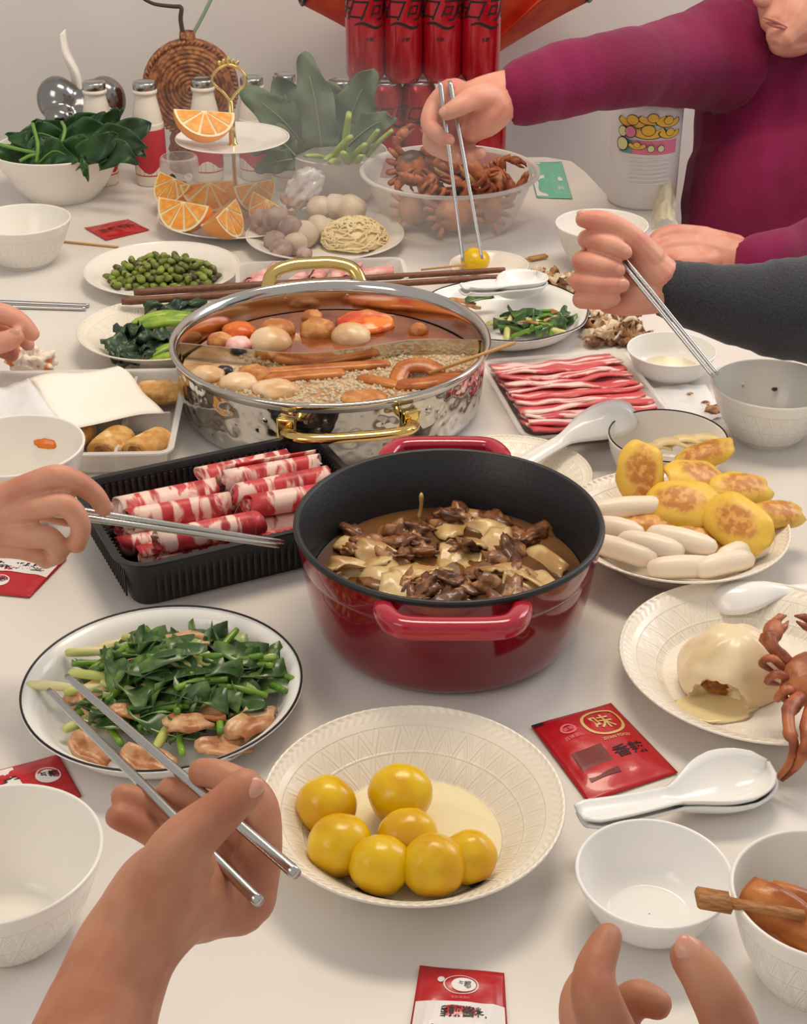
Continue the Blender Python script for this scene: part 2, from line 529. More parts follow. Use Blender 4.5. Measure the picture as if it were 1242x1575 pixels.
eda_plate = dish('dinner_plate', -.336, 1.981, [(.072, 0), (.075, .002), (.084, .009), (.098, .017), (.1092, .020)], PORC, 'white plate heaped with green edamame beans', 'plate')
ball_plate = dish('dinner_plate', -.116, 2.126, [(.074, 0), (.077, .002), (.088, .009), (.104, .016), (.1176, .020)], PORC, 'white plate under the meatballs, fish balls and noodle nest', 'plate')
ball_dish = dish('saucer', .120, 1.994, [(.028, 0), (.030, .002), (.038, .006), (.049, .014), (.0562, .020)], PORC, 'small white saucer holding one yellow ball under the steel chopsticks', 'saucer')
small_bowl = dish('sauce_bowl', .169, .758, [(.027, 0), (.030, .003), (.040, .012), (.048, .028), (.0532, .042)], PORC_W, 'small empty white bowl in front of the two stacked spoons', 'bowl', t=.0028)
small_dish = dish('sauce_bowl', .323, 1.661, [(.030, 0), (.033, .003), (.044, .012), (.050, .026), (.054, .035)], PORC_W, 'small white bowl of clear liquid beside the sliced meat tray', 'bowl', t=.0025)
dish('rice_bowl', .280, 2.036, prof_rice(.066, .065), E_BOWL, 'white bowl behind the fist of the charcoal sleeved person', 'bowl')
used_bowl = dish('rice_bowl', .405, 1.496, prof_rice(.0671, .065), E_BOWL, 'embossed white bowl stained with broth under the charcoal sleeve', 'bowl')
dish('rice_bowl', -.544, 2.055, prof_rice(.0699, .065), E_BOWL, 'embossed white bowl in front of the spinach bowl', 'bowl')
oil_bowl = dish('rice_bowl', -.385, 1.322, prof_rice(.0685, .078), E_BOWL, 'white bowl with an orange oil stain beside the spring roll tray', 'bowl')
clear_bowl = dish('rice_bowl', -.267, .747, prof_rice(.0686, .070), E_BOWL, 'embossed white bowl nearest the forearm with chopsticks', 'bowl')
skin_bowl = dish('rice_bowl', .266, .704, prof_rice(.059, .075), E_BOWL, 'white bowl holding brown tofu skin on a flat bamboo skewer', 'bowl')
rim_bowl = dish('soup_bowl', .277, 1.402, [(.034, 0), (.037, .003), (.050, .012), (.058, .028), (.0628, .048)], PORC, 'white bowl with thin black rim behind the egg dumplings', 'bowl', band=.0010)
dish('salad_bowl', -.554, 2.371, [(.055, 0), (.058, .003), (.074, .022), (.094, .058), (.105, .080)], PORC, 'large white bowl overflowing with dark spinach', 'bowl', t=.0035,
     wave=lambda r, z, a: r * (1 + (.02 * math.sin(a * 2) if z > .05 else 0)))
dish('salad_bowl', -.104, 2.349, [(.045, 0), (.048, .003), (.060, .022), (.072, .058), (.0785, .080)], PORC, 'white bowl of long leaf lettuce in front of the red cans', 'bowl', t=.003)

# ---------------------------------------------------------------- red cast iron pot
ENAMEL = M('red_enamel', (134, 8, 30), rough=0.12, col2=(112, 4, 24), scale=4, coat=0.6)
ENAMEL_H = M('red_enamel_light', (166, 24, 48), rough=0.16, coat=0.5)
IRON = M('black_iron', (34, 33, 35), rough=0.42, bump=0.15, bscale=300)
red_pot = thing('casserole_pot', 'round red enamelled iron pot of braised meat with two side handles', 'pot', (.039, 1.118, 0))
RP = .1342
o_ = spline([(.088, 0), (.104, .003), (.114, .012), (.1215, .035), (.1265, .066), (.1275, .082)], 5) + spline([(.1290, .0835), (.1315, .096), (.1325, .106)], 4)
obj('body', lathe([(.0005, .001)] + [tuple(p) for p in o_] + [(.1325, .1065), (.1300, .1066)], 96), ENAMEL, red_pot)
i_ = [(.1335, .1062), (RP, .1085), (.1332, .111), (.1305, .1115), (.1285, .110), (.1262, .092), (.1235, .089), (.1215, .060), (.112, .014), (.095, .008), (.0005, .0075)]
obj('lining', lathe(i_, 96), IRON, red_pot, label='black iron lining and rim')
for s in (-1, 1):
    # side loop with a flat upper face
    q = [(-.055, s * .1250, .0985), (-.053, s * .136, .1010), (-.045, s * .1500, .1020), (-.032, s * .1550, .1020), (0, s * .1560, .1020), (.032, s * .1550, .1020), (.045, s * .1500, .1020), (.053, s * .136, .1010), (.055, s * .1250, .0985)]
    pts = spline(q, 4)
    V, F = [], []
    fr = frames(pts, up=(0, 0, 1))
    for (p, x, y) in fr:
        for k in range(12):
            a = 2 * PI * k / 12
            ca, sa = math.cos(a), math.sin(a)
            V.append(p + x * (math.copysign(abs(ca) ** .6, ca) * .0085) + y * (math.copysign(abs(sa) ** .6, sa) * .0085))
    n = 12
    for i in range(len(pts) - 1):
        for k in range(n):
            F.append((i * n + k, i * n + (k + 1) % n, (i + 1) * n + (k + 1) % n, (i + 1) * n + k))
    obj('handle', (V, F), ENAMEL_H, red_pot)

# ---------------------------------------------------------------- steel hot pot with a divider
def hammered():
    m = M('hammered_steel', (196, 192, 188), rough=0.1, metal=1.0)
    nt = m.node_tree; b = nt.nodes['Principled BSDF']
    tc = nd(nt, 'ShaderNodeTexCoord')
    vo = nd(nt, 'ShaderNodeTexVoronoi', i_Scale=75.0, feature='SMOOTH_F1'); nt.links.new(tc.outputs['Object'], vo.inputs[0])
    sp = nd(nt, 'ShaderNodeSeparateXYZ'); nt.links.new(tc.outputs['Object'], sp.inputs[0])
    bp = nd(nt, 'ShaderNodeBump', i_Strength=0.75, i_Distance=0.004); nt.links.new(vo.outputs[0], bp.inputs['Height'])
    nt.links.new(bp.outputs[0], b.inputs['Normal'])
    return m
HAMMER = hammered()
hp = thing('divided_hot_pot', 'hammered steel hot pot with brass handles and a wavy divider', 'pot', (-.083, 1.580, 0))
RH = .183
obj('body', lathe([(.0005, .001)] + [tuple(p) for p in spline([(.150, 0), (.164, .003), (.172, .012), (.1755, .045), (.1777, .074)], 6)], 96), HAMMER, hp)
obj('lining', lathe([(.1775, .074), (.1805, .079), (RH, .083), (.1825, .0855), (.1805, .0865), (.1770, .0855), (.1735, .080), (.1722, .072), (.1715, .040), (.169, .014), (.160, .006), (.0005, .005)], 96), STEEL, hp, label='smooth polished lining and rolled rim')
dv = spline([(-.176, .002), (-.10, -.016), (-.03, -.028), (.04, -.010), (.10, .012), (.176, .010)], 6)
obj('divider', sheet(len(dv) - 1, 3, lambda u, v: (dv[round(u * (len(dv) - 1))][0] * (.158 + .018 * v) / .176, dv[round(u * (len(dv) - 1))][1], .007 + v * .070), .0015), STEEL, hp, sharp=35)
for s in (-1, 1):
    q = [(-.066, s * .176, .056), (-.064, s * .190, .060), (-.055, s * .206, .063), (-.030, s * .213, .064), (0, s * .214, .064), (.030, s * .213, .064), (.055, s * .206, .063), (.064, s * .190, .060), (.066, s * .176, .056)]
    if s > 0: q = [(p[0] * .93, p[1] * .985, p[2] + (0, .012, .026, .032, .033, .032, .026, .012, 0)[k]) for k, p in enumerate(q)]
    q = spline(q, 5)
    HR = (0, 0, .15)
    h = obj('handle', xf(tube(q, [.0085 if 3 < i < len(q) - 4 else .007 for i in range(len(q))], 10, flat=.62), (0, 0, 0), HR), GOLD, hp, label='brass handle')
    for sx in (-1, 1):
        obj('mount', xf(xf(box(.020, .007, .026, .003), (sx * .066, s * .1675, .042), (0, 0, -sx * s * .38)), (0, 0, 0), HR), GOLD, hp, label='brass handle mount')
        obj('rivet', xf(xf(blob((.0048, .003, .0048), 0, 1, 0, 2), (sx * (.086 if s < 0 else .040), s * (.153 if s < 0 else .170), .060 if s < 0 else .068)), (0, 0, 0), HR), STEEL, hp)
# ---------------------------------------------------------------- yellow balls on the front plate
YOLK = M('yellow_skin', (224, 184, 18), rough=0.24, col2=(212, 160, 10), scale=30, bump=0.15, bscale=300, sss=0.1, vary=True, bdist=.001)
b_lab = ['rearmost left yellow ball on the embossed plate, nearest the thumb', 'yellow ball at the back of the plate, beside the bare soupy area', 'yellow ball second from left, touching the rearmost left one',
         'yellow ball in the middle of the cluster, touching five others', 'front yellow ball left of its twin at the plate edge', 'front yellow ball nearest the plate rim, shiniest of the cluster', 'smallest yellow ball, on the right end of the cluster']
for (px, py, r), lb in zip([(503, 1238, 48), (616, 1224, 51), (523, 1301, 49), (627, 1288, 47), (585, 1330, 47), (667, 1333, 49), (722, 1315, 42)], b_lab):
    c = P(px, py, .027); R = r * 1.075 / 2300
    o = obj('yellow_ball', xf(blob((R, R * .98, R * .95), .05, 1.2, px, 4), (0, 0, R * .95)), YOLK, loc=(c.x, c.y, .0062), label=lb, cat='ball', group='yellow balls on the front plate')
SOUP_L = M('thin_cloudy_broth', (240, 226, 184), rough=0.06, spec=0.6)
obj('thin_broth', lathe([(.0005, .0), (.064, .0), (.0655, .0012), (.064, .0018), (.0005, .0018)], 64), SOUP_L, loc=(.007, .834, .0043), label='thin cloudy broth pooled under the yellow balls', cat='broth', kind='stuff')
KELP = M('dark_seaweed', (40, 38, 46), rough=0.3)
for px, py, lb in ((735, 1360, 'dark seaweed scrap in front of the smallest yellow ball'), (560, 1375, 'dark seaweed scrap under the front yellow balls')):
    c = P(px, py, .008)
    own('seaweed_scrap', xf(blob((.008, .005, .002), .3, 3, px, 2), (c.x, c.y, .0095)), KELP, lb, 'seaweed')
PEP = M('pepper_speck', (60, 48, 36), rough=.7)

# ---------------------------------------------------------------- stir-fried chives and pork
LEAF_D = M('dark_green_leaf', (52, 82, 42), rough=0.28, col2=(104, 132, 66), scale=60, ramp=(.45, .7), spec=.6, vary=True)
LEAF_M = M('mid_green_stem', (120, 158, 52), rough=0.28, col2=(86, 130, 44), scale=50, vary=True)
STEM_W = M('pale_stem', (226, 216, 160), rough=0.25, col2=(190, 196, 110), scale=40, stretch=(.3, 1, 1), vary=True)
PORK = M('cooked_pork', (198, 150, 108), rough=0.32, col2=(160, 98, 52), scale=55, col3=(224, 190, 150), scale3=40, bump=.3, bscale=200, vary=True)


def leaf_strip(L, w, curl, twist):
    pts = [(L * (t - .5), .2 * L * curl * math.sin(t * PI) * .5, .012 * curl * math.sin(t * 2.6)) for t in [i / 6 for i in range(7)]]
    return sheet(6, 2, lambda u, v: (pts[round(u * 6)][0], pts[round(u * 6)][1] + (v - .5) * w * (1 - .5 * abs(2 * u - 1) ** 4), pts[round(u * 6)][2] + .25 * w * (abs(2 * v - 1) ** 1.5) + (v - .5) * w * twist * (u - .5)), .0007)


def pork_slice(s):
    r = random.Random(s)
    return sheet(8, 5, lambda u, v: ((u - .5) * .040 + .003 * math.sin(v * 5 + s), (v - .5) * .022 * (1 - .35 * (2 * u - 1) ** 2) + .002 * math.sin(u * 9 + s), .005 * math.sin(u * 3.1 + s) + .002 * math.sin(v * 6 + s)), .0032)


leaf_me = [mesh('dark_chive', leaf_strip((.040, .030, .046, .036, .052)[k], (.014, .013, .011, .016, .010)[k], (.3, .5, -.4, .6, .25)[k], .8 * k), LEAF_D) for k in range(5)]
stem_me = [mesh('green_chive', tube(spline([(-.021 - .004 * k, 0, 0), (0, .003 * k, .002), (.021 + .004 * k, 0, .001)], 4), [.0026, .0029, .003, .003, .003, .003, .0029, .0027, .0024], 8), LEAF_M) for k in range(3)]
white_me = [mesh('white_chive', tube(spline([(-.024, 0, 0), (0, .002 * k, .001), (.02, 0, .0)], 4), [.0036, .004, .0042, .0042, .004, .0038, .0035, .0032, .003], 8, dome=True), STEM_W) for k in range(2)]
LEAF_P = M('pale_green_leaf', (150, 170, 104), rough=0.28, col2=(190, 196, 140), scale=50, vary=True)
pale_me = [mesh('pale_chive', leaf_strip(.036 + .008 * k, .012, .4 - .5 * k, .9), LEAF_P) for k in range(2)]
pork_me = [mesh('pork_slice', pork_slice(k), PORK) for k in range(4)]


def heap(cx, cy, rx, ry, hgt, z0, items, seed, where, grp):
    r = random.Random(seed)
    for name, mes, cnt, lab, cat in items:
        for i in range(cnt):
            a = r.uniform(0, 2 * PI); q = math.sqrt(r.random()) * .92
            x, y = q * math.cos(a), q * math.sin(a)
            z = z0 + hgt * (1 - q * q) * r.uniform(.35, 1.0) + .002
            obj(name, r.choice(mes), None, loc=(cx + x * rx, cy + y * ry, z), rot=(r.uniform(-.35, .35), r.uniform(-.3, .3), r.uniform(0, PI) if r.random() < .5 else r.gauss(.1, .35)), label=lab + where, cat=cat, group=name.replace('_', ' ') + grp)


def put(name, me, px, py, z, rot, label, cat, group=None, sc=1.0):
    c = P(px, py, z)
    o = obj(name, me, None, loc=(c.x, c.y, z), rot=rot, label=label, cat=cat, group=group)
    o.scale = (sc,) * 3
    return o


heap(-.186, .998, .084, .072, .036, .012, [
    ('pale_chive', pale_me, 20, 'pale green wilted chive piece in the stir-fry', 'chive'), ('dark_chive', leaf_me, 100, 'dark green chive leaf in the stir-fry', 'chive'), ('green_chive', stem_me, 56, 'green chive stalk in the stir-fry', 'chive'),
    ('white_chive', white_me, 20, 'pale white chive end in the stir-fry', 'chive'), ('pork_slice', pork_me, 12, 'browned pork slice in the stir-fry', 'pork')], 3, ' on the black-rimmed plate', ' in the stir-fry')
for i, (px, py, rz, s) in enumerate([(390, 1112, 1.1, 1.25), (345, 1150, .5, 1.0), (230, 1168, -.1, 1.0), (290, 1075, .3, 1.0), (290, 1115, .2, .9), (205, 1095, .5, .8), (140, 1152, -.5, .9)]):
    put('pork_slice', pork_me[i % 4], px, py, .030 if i in (3, 4, 5) else .020, (.25, .1, rz), ['largest pork slice at the right edge of the stir-fry', 'pork slice below the largest one in the stir-fry', 'pork slice at the front of the stir-fry between the chopsticks', 'pork slice lying on top of the stir-fry', 'pork slice in the middle of the stir-fry', 'pork slice on the upper left of the stir-fry', 'pork slice at the front left rim of the stir-fry plate'][i], 'pork', 'pork slices shown on the stir-fry', s)
for i, (px, py, rz) in enumerate([(150, 1003, .1), (200, 990, .3), (90, 1057, -.05), (150, 1062, .12), (265, 995, 1.2), (300, 1020, -.1), (270, 1022, -.15)]):
    put('white_chive', white_me[i % 2], px, py, .042 if i > 3 else .026, (0, .05, rz), 'pale white chive end in the stir-fry on the black-rimmed plate', 'chive', 'white chive in the stir-fry')

heap(.165, 1.795, .045, .032, .008, .010, [
    ('dark_chive', leaf_me, 13, 'dark green chive leaf left over', 'chive'), ('green_chive', stem_me, 8, 'green chive stalk left over', 'chive'),
    ('white_chive', white_me, 4, 'pale white chive end left over', 'chive'), ('pork_slice', pork_me, 4, 'pork slice left over', 'pork')], 5, ' on the plate by the charcoal sleeve', ' left over by the sleeve')
put('dark_chive', leaf_me[1], 867, 485, .022, (.6, .2, 1.3), 'dark green chive leaf left over on the plate by the charcoal sleeve', 'chive', 'dark chive left over by the sleeve')
put('dark_chive', leaf_me[0], 738, 462, .022, (.4, 0, .3), 'short dark green chive leaf behind the two porcelain spoons', 'chive')
put('pork_slice', pork_me[1], 713, 468, .020, (.1, 0, .2), 'pork slice behind the two porcelain spoons', 'pork')

# ---------------------------------------------------------------- edamame
BEAN = M('edamame_bean', (134, 150, 62), rough=0.4, col2=(92, 106, 40), scale=45, col3=(74, 50, 40), scale3=70, ramp3=(.54, .62), vary=True)
bean_me = [mesh('edamame_bean', blob((.0078, .0056, .0052), .14, 1.5, k, 2), BEAN) for k in range(4)]
r_ = random.Random(11)
cE = P(252, 425, .01)
for lay, (z, k) in enumerate(((.0085, 1.0), (.0165, .84), (.0245, .62), (.031, .36))):
    rx, ry, st = .083 * k, .052 * k, .0128
    ny = int(ry / st) + 1
    for j in range(-ny, ny + 1):
        for i in range(-9, 10):
            x = i * st + (st / 2 if (j + lay) % 2 else 0) + r_.uniform(-.002, .002); y = j * st * .92 + r_.uniform(-.002, .002)
            if (x / rx) ** 2 + (y / ry) ** 2 <= 1.0 and r_.random() > .06:
                obj('edamame_bean', r_.choice(bean_me), None, loc=(cE.x + x, cE.y + y + .004 * lay, z + r_.uniform(-.001, .002)), rot=(r_.uniform(0, 6), r_.uniform(-.7, .7), r_.uniform(0, 6)),
                    label='green brown-flecked edamame bean heaped on the white plate', cat='bean', group='edamame beans on the plate')

# ---------------------------------------------------------------- black tray of meat rolls
BLK_PL = M('black_plastic', (26, 25, 27), rough=0.35)
bt = thing('meat_tray', 'black ribbed plastic tray filled with rolled meat slices, beside the red pot', 'tray', (-.172, 1.268, 0), .447)
A_, B_ = .125, .088
obj('shell', tray(A_, B_, .051, .006, r=.026, taper=.008, k=6), BLK_PL, bt, sharp=40)
ribs = []
for sgn in (-1, 1):
    for i in range(30):
        x = -A_ + .028 + i * (2 * A_ - .056) / 29
        ribs.append(xf(box(.0026, .0016, .040, 0), (x, sgn * (B_ - .0035), .006)))
        ribs.append(xf(box(.0026, .0016, .039, 0), (x, sgn * (B_ - .0085), .007)))
    for i in range(20):
        y = -B_ + .026 + i * (2 * B_ - .052) / 19
        ribs.append(xf(box(.0016, .0026, .040, 0), (sgn * (A_ - .0035), y, .006)))
obj('rib', join(*ribs), BLK_PL, bt, kind='stuff', smooth=False)
dash = [xf(box(.0035, .0004, .0012, 0), (-A_ + .035 + i * .0065, B_ - .0028, .041)) for i in range(24)]
MEAT = M('rolled_meat', (196, 62, 66), rough=0.42, col2=(238, 204, 190), scale=22, ramp=(.45, .53), stretch=(2.4, .8, .8), detail=4, distort=.8, vary=True, col3=(170, 44, 50), scale3=30, bump=.25, bscale=150, sss=.1)


def meat_roll(L, R, turns=2.4, seed=0):
    r = random.Random(seed); n = 40
    def fn(u, v):
        a = u * turns * 2 * PI + seed; q = R * (.25 + .75 * u) * (1 + .05 * math.sin(a * 2 + seed))
        x = (v - .5) * L * (1 + .04 * math.sin(a * 1.5 + seed)) + .003 * math.sin(a)
        return (x, q * math.cos(a), q * math.sin(a) * .92)
    return sheet(n, 8, fn, .0016)


roll_me = [mesh('meat_roll', meat_roll(.098, .0145, 2.3, k), MEAT) for k in range(4)]
spots = [(-.056, .055, .022, 0), (-.052, .026, .023, .06), (-.058, -.003, .021, -.05), (-.048, -.032, .022, .04), (-.040, -.060, .021, .02), (-.050, .036, .040, .03), (-.046, .008, .040, -.04),
         (.056, .058, .022, .02), (.055, .029, .022, -.03), (.060, .000, .022, .03), (.055, -.030, .022, -.03), (.058, -.058, .022, 0),
         (.040, .052, .047, .05), (.060, .030, .049, -.02), (.056, .000, .048, .02), (.062, -.027, .047, -.06), (-.035, -.048, .045, .0)]
ORD = ['rearmost', 'second from the back', 'third from the back', 'fourth from the back', 'front', 'sixth from the back', 'seventh from the back', 'eighth from the back', 'ninth from the back', 'frontmost']
roll_lab = ['lower meat roll in the black tray, left column, ' + ORD[k] for k in range(5)] + ['upper meat roll lying over the back of the left column in the black tray', 'upper meat roll over the middle of the left column, by the chopsticks'] + \
    ['lower meat roll in the black tray, right column, ' + ORD[k] for k in range(5)] + ['upper meat roll in the black tray, right column, ' + (ORD[:3] + ['nearest the red pot rim'])[k] for k in range(4)] + ['upper meat roll at the front left corner of the black tray']
Rz = Matrix.Rotation(.447, 3, 'Z')
for i, (u, v, z, a) in enumerate(spots):
    c = Rz @ Vector((u, v, 0))
    obj('meat_roll', roll_me[i % 4], None, loc=(-.172 + c.x, 1.268 + c.y, z), rot=(i * 1.3, 0, .447 + a - .06), label=roll_lab[i], cat='meat roll', group='meat rolls in the black tray')

# ---------------------------------------------------------------- clear tray of sliced meat
mt = thing('meat_tray', 'clear shallow plastic tray of flat sliced red meat, right of the steel hot pot', 'tray', (.200, 1.578, 0), .19)
obj('shell', tray(.086, .104, .018, .005, r=.016, taper=.004), CLEAR, mt, sharp=40)
SLICE = M('sliced_meat', (206, 84, 90), rough=0.4, col2=(242, 212, 202), scale=34, ramp=(.47, .55), stretch=(.45, 1.4, 1.4), detail=5, distort=1.0, vary=True, col3=(214, 96, 98), scale3=25, sss=.1, bump=.25, bscale=120)
for i in range(10):
    yy = .080 - i * .0175; r = random.Random(i + 40)
    f1, f2 = r.uniform(0, 6), r.uniform(0, 6)
    g = sheet(24, 6, lambda u, v: ((u - .5) * .158 * (1 - .04 * abs(math.sin(v * 3 + f1))), (v - .5) * .052 + .005 * math.sin(u * 5 + f1) + .002 * math.sin(u * 17 + f2),
                                   .0115 - (v - .5) * .011 + .0016 * math.sin(u * 9 + f2) * (1 - v) + .0006 * math.sin(u * 23 + f1)), .0026)
    c = Matrix.Rotation(.19, 3, 'Z') @ Vector((r.uniform(-.002, .002), yy, 0))
    obj('meat_slice', g, SLICE, loc=(.200 + c.x, 1.578 + c.y, .0065), rot=(0, 0, .19 + r.uniform(-.04, .04)), label='marbled raw meat slice in the clear shallow tray, ' + (ORD[i] if i != 4 else 'fifth from the back'), cat='meat slice', group='meat slices in the clear tray')

# ---------------------------------------------------------------- clear tray behind the hot pot with pink rolls
st = thing('plastic_tray', 'clear ribbed plastic tray of pink ham rolls behind the steel hot pot', 'tray', (-.112, 1.940, 0), .10)
obj('shell', tray(.112, .043, .030, .005, r=.014, taper=.005), FROST, st, sharp=40)
HAM = M('pink_ham', (226, 146, 140), rough=0.4, col2=(240, 196, 188), scale=60, vary=True)
ham_me = mesh('ham_roll', meat_roll(.050, .0125, 2.2, 2), HAM)
for i, (px, py, a) in enumerate([(378, 432, .9), (398, 420, 1.3), (420, 414, 1.5), (455, 420, 1.2), (490, 425, 1.4), (545, 412, 1.2), (575, 424, .3), (520, 425, 1.6)]):
    c = P(px, py, .022)
    obj('ham_roll', ham_me, None, loc=(max(-.195, min(c.x, -.03)), 1.940 + (c.x + .112) * .1 + (-.010 if i % 2 else .008), .020 + (i % 3) * .002), rot=(i, 0, a), label='pink ham roll behind the hot pot, number %s from the left end' % ('one two three four five six seven eight'.split()[i]), cat='ham roll', group='ham rolls in the clear tray')

# ---------------------------------------------------------------- spring roll tray, tissue
sr = thing('divided_tray', 'translucent white divided tray of spring rolls under a paper napkin', 'tray', (-.365, 1.503, 0), .04)
TA, TB, TH = .112, .104, .030
obj('shell', tray(TA, TB, TH, .006, r=.010, taper=.004), FROST, sr, sharp=40)
for i in range(1, 4):
    obj('divider', xf(box(.004, 2 * TB - .014, TH - .006, .0012), (-TA + i * TA / 2, 0, .0025)), FROST, sr, smooth=False)
for j in (1, ):
    obj('divider', xf(box(2 * TA - .014, .004, TH - .006, .0012), (0, -.002, .0025)), FROST, sr, smooth=False)
FRIED = M('fried_pastry', (220, 172, 104), rough=0.5, col2=(196, 138, 66), scale=60, col3=(236, 204, 146), scale3=45, bump=.4, bscale=160, vary=True)
FILL = M('pastry_filling', (170, 106, 48), rough=.6, col2=(120, 70, 30), scale=120)


def spring_roll(s):
    q = [(-.023, 0, 0), (-.012, .001, 0), (.012, 0, .0), (.023, .001, 0)]
    return tube(spline(q, 4), [.0150, .0172, .018, .0182, .0184, .0185, .0185, .0184, .0183, .018, .0176, .017, .0150], 14, flat=.72)


for i, (px, py, rz, z) in enumerate([(246, 604, .10, .020), (172, 682, 1.25, .020), (230, 684, 1.0, .020), (188, 612, .2, .020), (112, 672, 1.2, .020)]):
    c = P(px, py, z)
    o = thing('spring_roll', ['golden spring roll in the back corner compartment against the hot pot', 'golden spring roll standing at a slant beside the stained bowl', 'golden spring roll with open end in the front corner compartment',
              'spring roll under the paper napkin in the back row', 'spring roll under the napkin behind the stained bowl'][i], 'spring roll', (c.x, c.y, z), rz, 'spring rolls in the divided tray')
    obj('wrapper', spring_roll(i), FRIED, o)
    for e in (-1, 1): obj('filling', xf(blob((.003, .012, .009), .3, 3, i, 2), (e * .0225, 0, 0)), FILL, o, label='browned filling')
PAPER = M('tissue_paper', (246, 238, 226), rough=0.85, bump=.25, bscale=260, sss=.05)
ct = [P(42, 583, .040), P(182, 563, .040), P(252, 636, .034), P(92, 662, .036)]
own('paper_napkin', sheet(18, 14, lambda u, v: ct[0].lerp(ct[1], u).lerp(ct[3].lerp(ct[2], u), v) + Vector((.002 * math.sin(v * 7), .002 * math.sin(u * 9), .0025 * math.sin(u * 6 + v * 4) + .002 * math.sin(v * 9))), .0006), PAPER, 'square white paper napkin spread over the spring roll tray', 'napkin')
ct2 = [P(-40, 600, .046), P(44, 585, .046), P(112, 668, .040), P(-20, 690, .040)]
FILM = film('thin_plastic_film', (250, 250, 250), .45, .2)
own('plastic_film', sheet(16, 14, lambda u, v: ct2[0].lerp(ct2[1], u).lerp(ct2[3].lerp(ct2[2], u), v) + Vector((0, 0, .004 * mn.noise(Vector((u * 5, v * 5, 3))) + .003 * math.sin(u * 8 + v * 3))), .0004), FILM, 'crumpled clear plastic film beside the napkin on the tray', 'plastic film')

# ---------------------------------------------------------------- boiled greens
GRN_D = M('boiled_dark_leaf', (34, 54, 40), rough=0.35, col2=(58, 84, 52), scale=50, spec=.6, vary=True, bump=.5, bscale=90)
GRN_L = M('boiled_light_stem', (150, 176, 62), rough=0.3, col2=(112, 146, 48), scale=40, vary=True)
def crumple(L, w, s, amp=.010):
    return sheet(14, 10, lambda u, v: ((u - .5) * L, (v - .5) * w * math.sin(PI * min(1, .12 + u * .88) ** .8) ** .6, amp * mn.noise(Vector((u * 4, v * 4, s))) * 2 + .0035 * abs(2 * v - 1) * math.sin(u * 9 + s)), .0008)
for i, (px, py, z, rz, L, w) in enumerate([(210, 505, .030, 1.2, .06, .045), (200, 525, .028, .4, .065, .05), (235, 515, .032, 2.4, .06, .05), (225, 540, .024, .1, .07, .045), (250, 530, .026, .5, .06, .04), (195, 540, .022, 1.0, .04, .03), (275, 470, .030, .4, .09, .028), (290, 478, .026, .5, .08, .03)]):
    c = P(px, py, z)
    obj('boiled_green', crumple(L, w, i * 3.3), GRN_D, loc=tuple(c), rot=(.2 * math.sin(i), .15 * math.cos(i), rz), label='dark green boiled leaf left of the hot pot, ' + ['on top near the rim', 'left front of the pile', 'in the middle of the pile', 'front middle of the pile', 'touching the hot pot', 'leftmost small one', 'longest at the back', 'second at the back'][i], cat='vegetable', group='boiled leaves on the plate')
for i, (px, py, z, rz, L, w) in enumerate([(250, 490, .036, .35, .07, .012), (262, 500, .034, .2, .07, .015), (240, 498, .034, -.1, .05, .012), (275, 492, .036, .3, .06, .013), (268, 552, .020, .2, .06, .010), (262, 540, .024, .6, .05, .010)]):
    c = P(px, py, z)
    obj('boiled_shoot', tube(spline([(-L / 2, 0, 0), (0, .004, .004), (L / 2, 0, 0)], 5), [w * (.55 + .45 * math.sin(PI * k / 10)) * .75 for k in range(11)], 10, flat=.55, dome=True), GRN_L, loc=tuple(c), rot=(0, 0, rz), label='light green boiled stalk left of the hot pot, ' + ['rearmost', 'thickest in the middle', 'left end one', 'against the pot rim', 'front one beside the pot', 'second from the front'][i], cat='vegetable', group='boiled green stalks on the plate')

# ---------------------------------------------------------------- soup and food in the steel hot pot
def pool(pts, z, t=.003): 
    n = len(pts)
    return slab(pts, z - t, z)
BROTH_R = M('red_spicy_broth', (120, 58, 30), rough=0.08, col2=(150, 84, 44), scale=14, coat=.5, spec=.8, bump=.15, bscale=60)
BROTH_F = M('foamy_broth', (206, 174, 130), rough=0.22, col2=(176, 130, 84), scale=22, bump=.8, bscale=150, spec=.6)
hx, hy = -.083, 1.580
dl = [(hx + p[0] * .168 / .176, hy + p[1]) for p in dv]
arc = lambda a0, a1: [(hx + .1690 * math.cos(a0 + (a1 - a0) * k / 40), hy + .1690 * math.sin(a0 + (a1 - a0) * k / 40)) for k in range(1, 40)]
own('spicy_broth', pool(dl[::1] + arc(.05, PI - .01), .050), BROTH_R, 'red brown spicy broth in the back half of the steel hot pot', 'broth', kind='stuff', smooth=False)
own('foamy_broth', pool(dl[::-1] + arc(PI + .01, 2 * PI + .05), .058), BROTH_F, 'boiling foamy broth in the front half of the steel hot pot', 'broth', kind='stuff', smooth=False)
BUB = M('broth_bubble', (236, 220, 192), rough=0.08, trans=.4, ior=1.2)
r_ = random.Random(5); bub = []
V0, F0 = ico(1)
for i in range(2600):
    px = r_.uniform(330, 740); py = r_.uniform(535, 622)
    if r_.random() < .3 and px < 430: continue
    c = P(px, py, .058); 
    if (c.x - hx) ** 2 + (c.y - hy) ** 2 > .163 ** 2 or c.y > hy - .012 + (.02 if c.x > hx + .05 else -.012): continue
    s = r_.uniform(.0009, .0032)
    bub.append((V0 * s + np.array([c.x, c.y, .0584]), F0))
own('broth_bubbles', join(*bub), BUB, 'small bubbles boiling in the front half of the hot pot', 'bubbles', kind='stuff')
PALE = M('pale_fish_ball', (226, 196, 158), rough=0.3, col2=(206, 164, 116), scale=25, vary=True, sss=.1)
TAN = M('fried_tofu_ball', (206, 148, 84), rough=0.4, col2=(176, 106, 50), scale=50, bump=.5, bscale=120, vary=True)
ORNG = M('orange_root', (224, 118, 38), rough=0.3, col2=(200, 84, 24), scale=30)
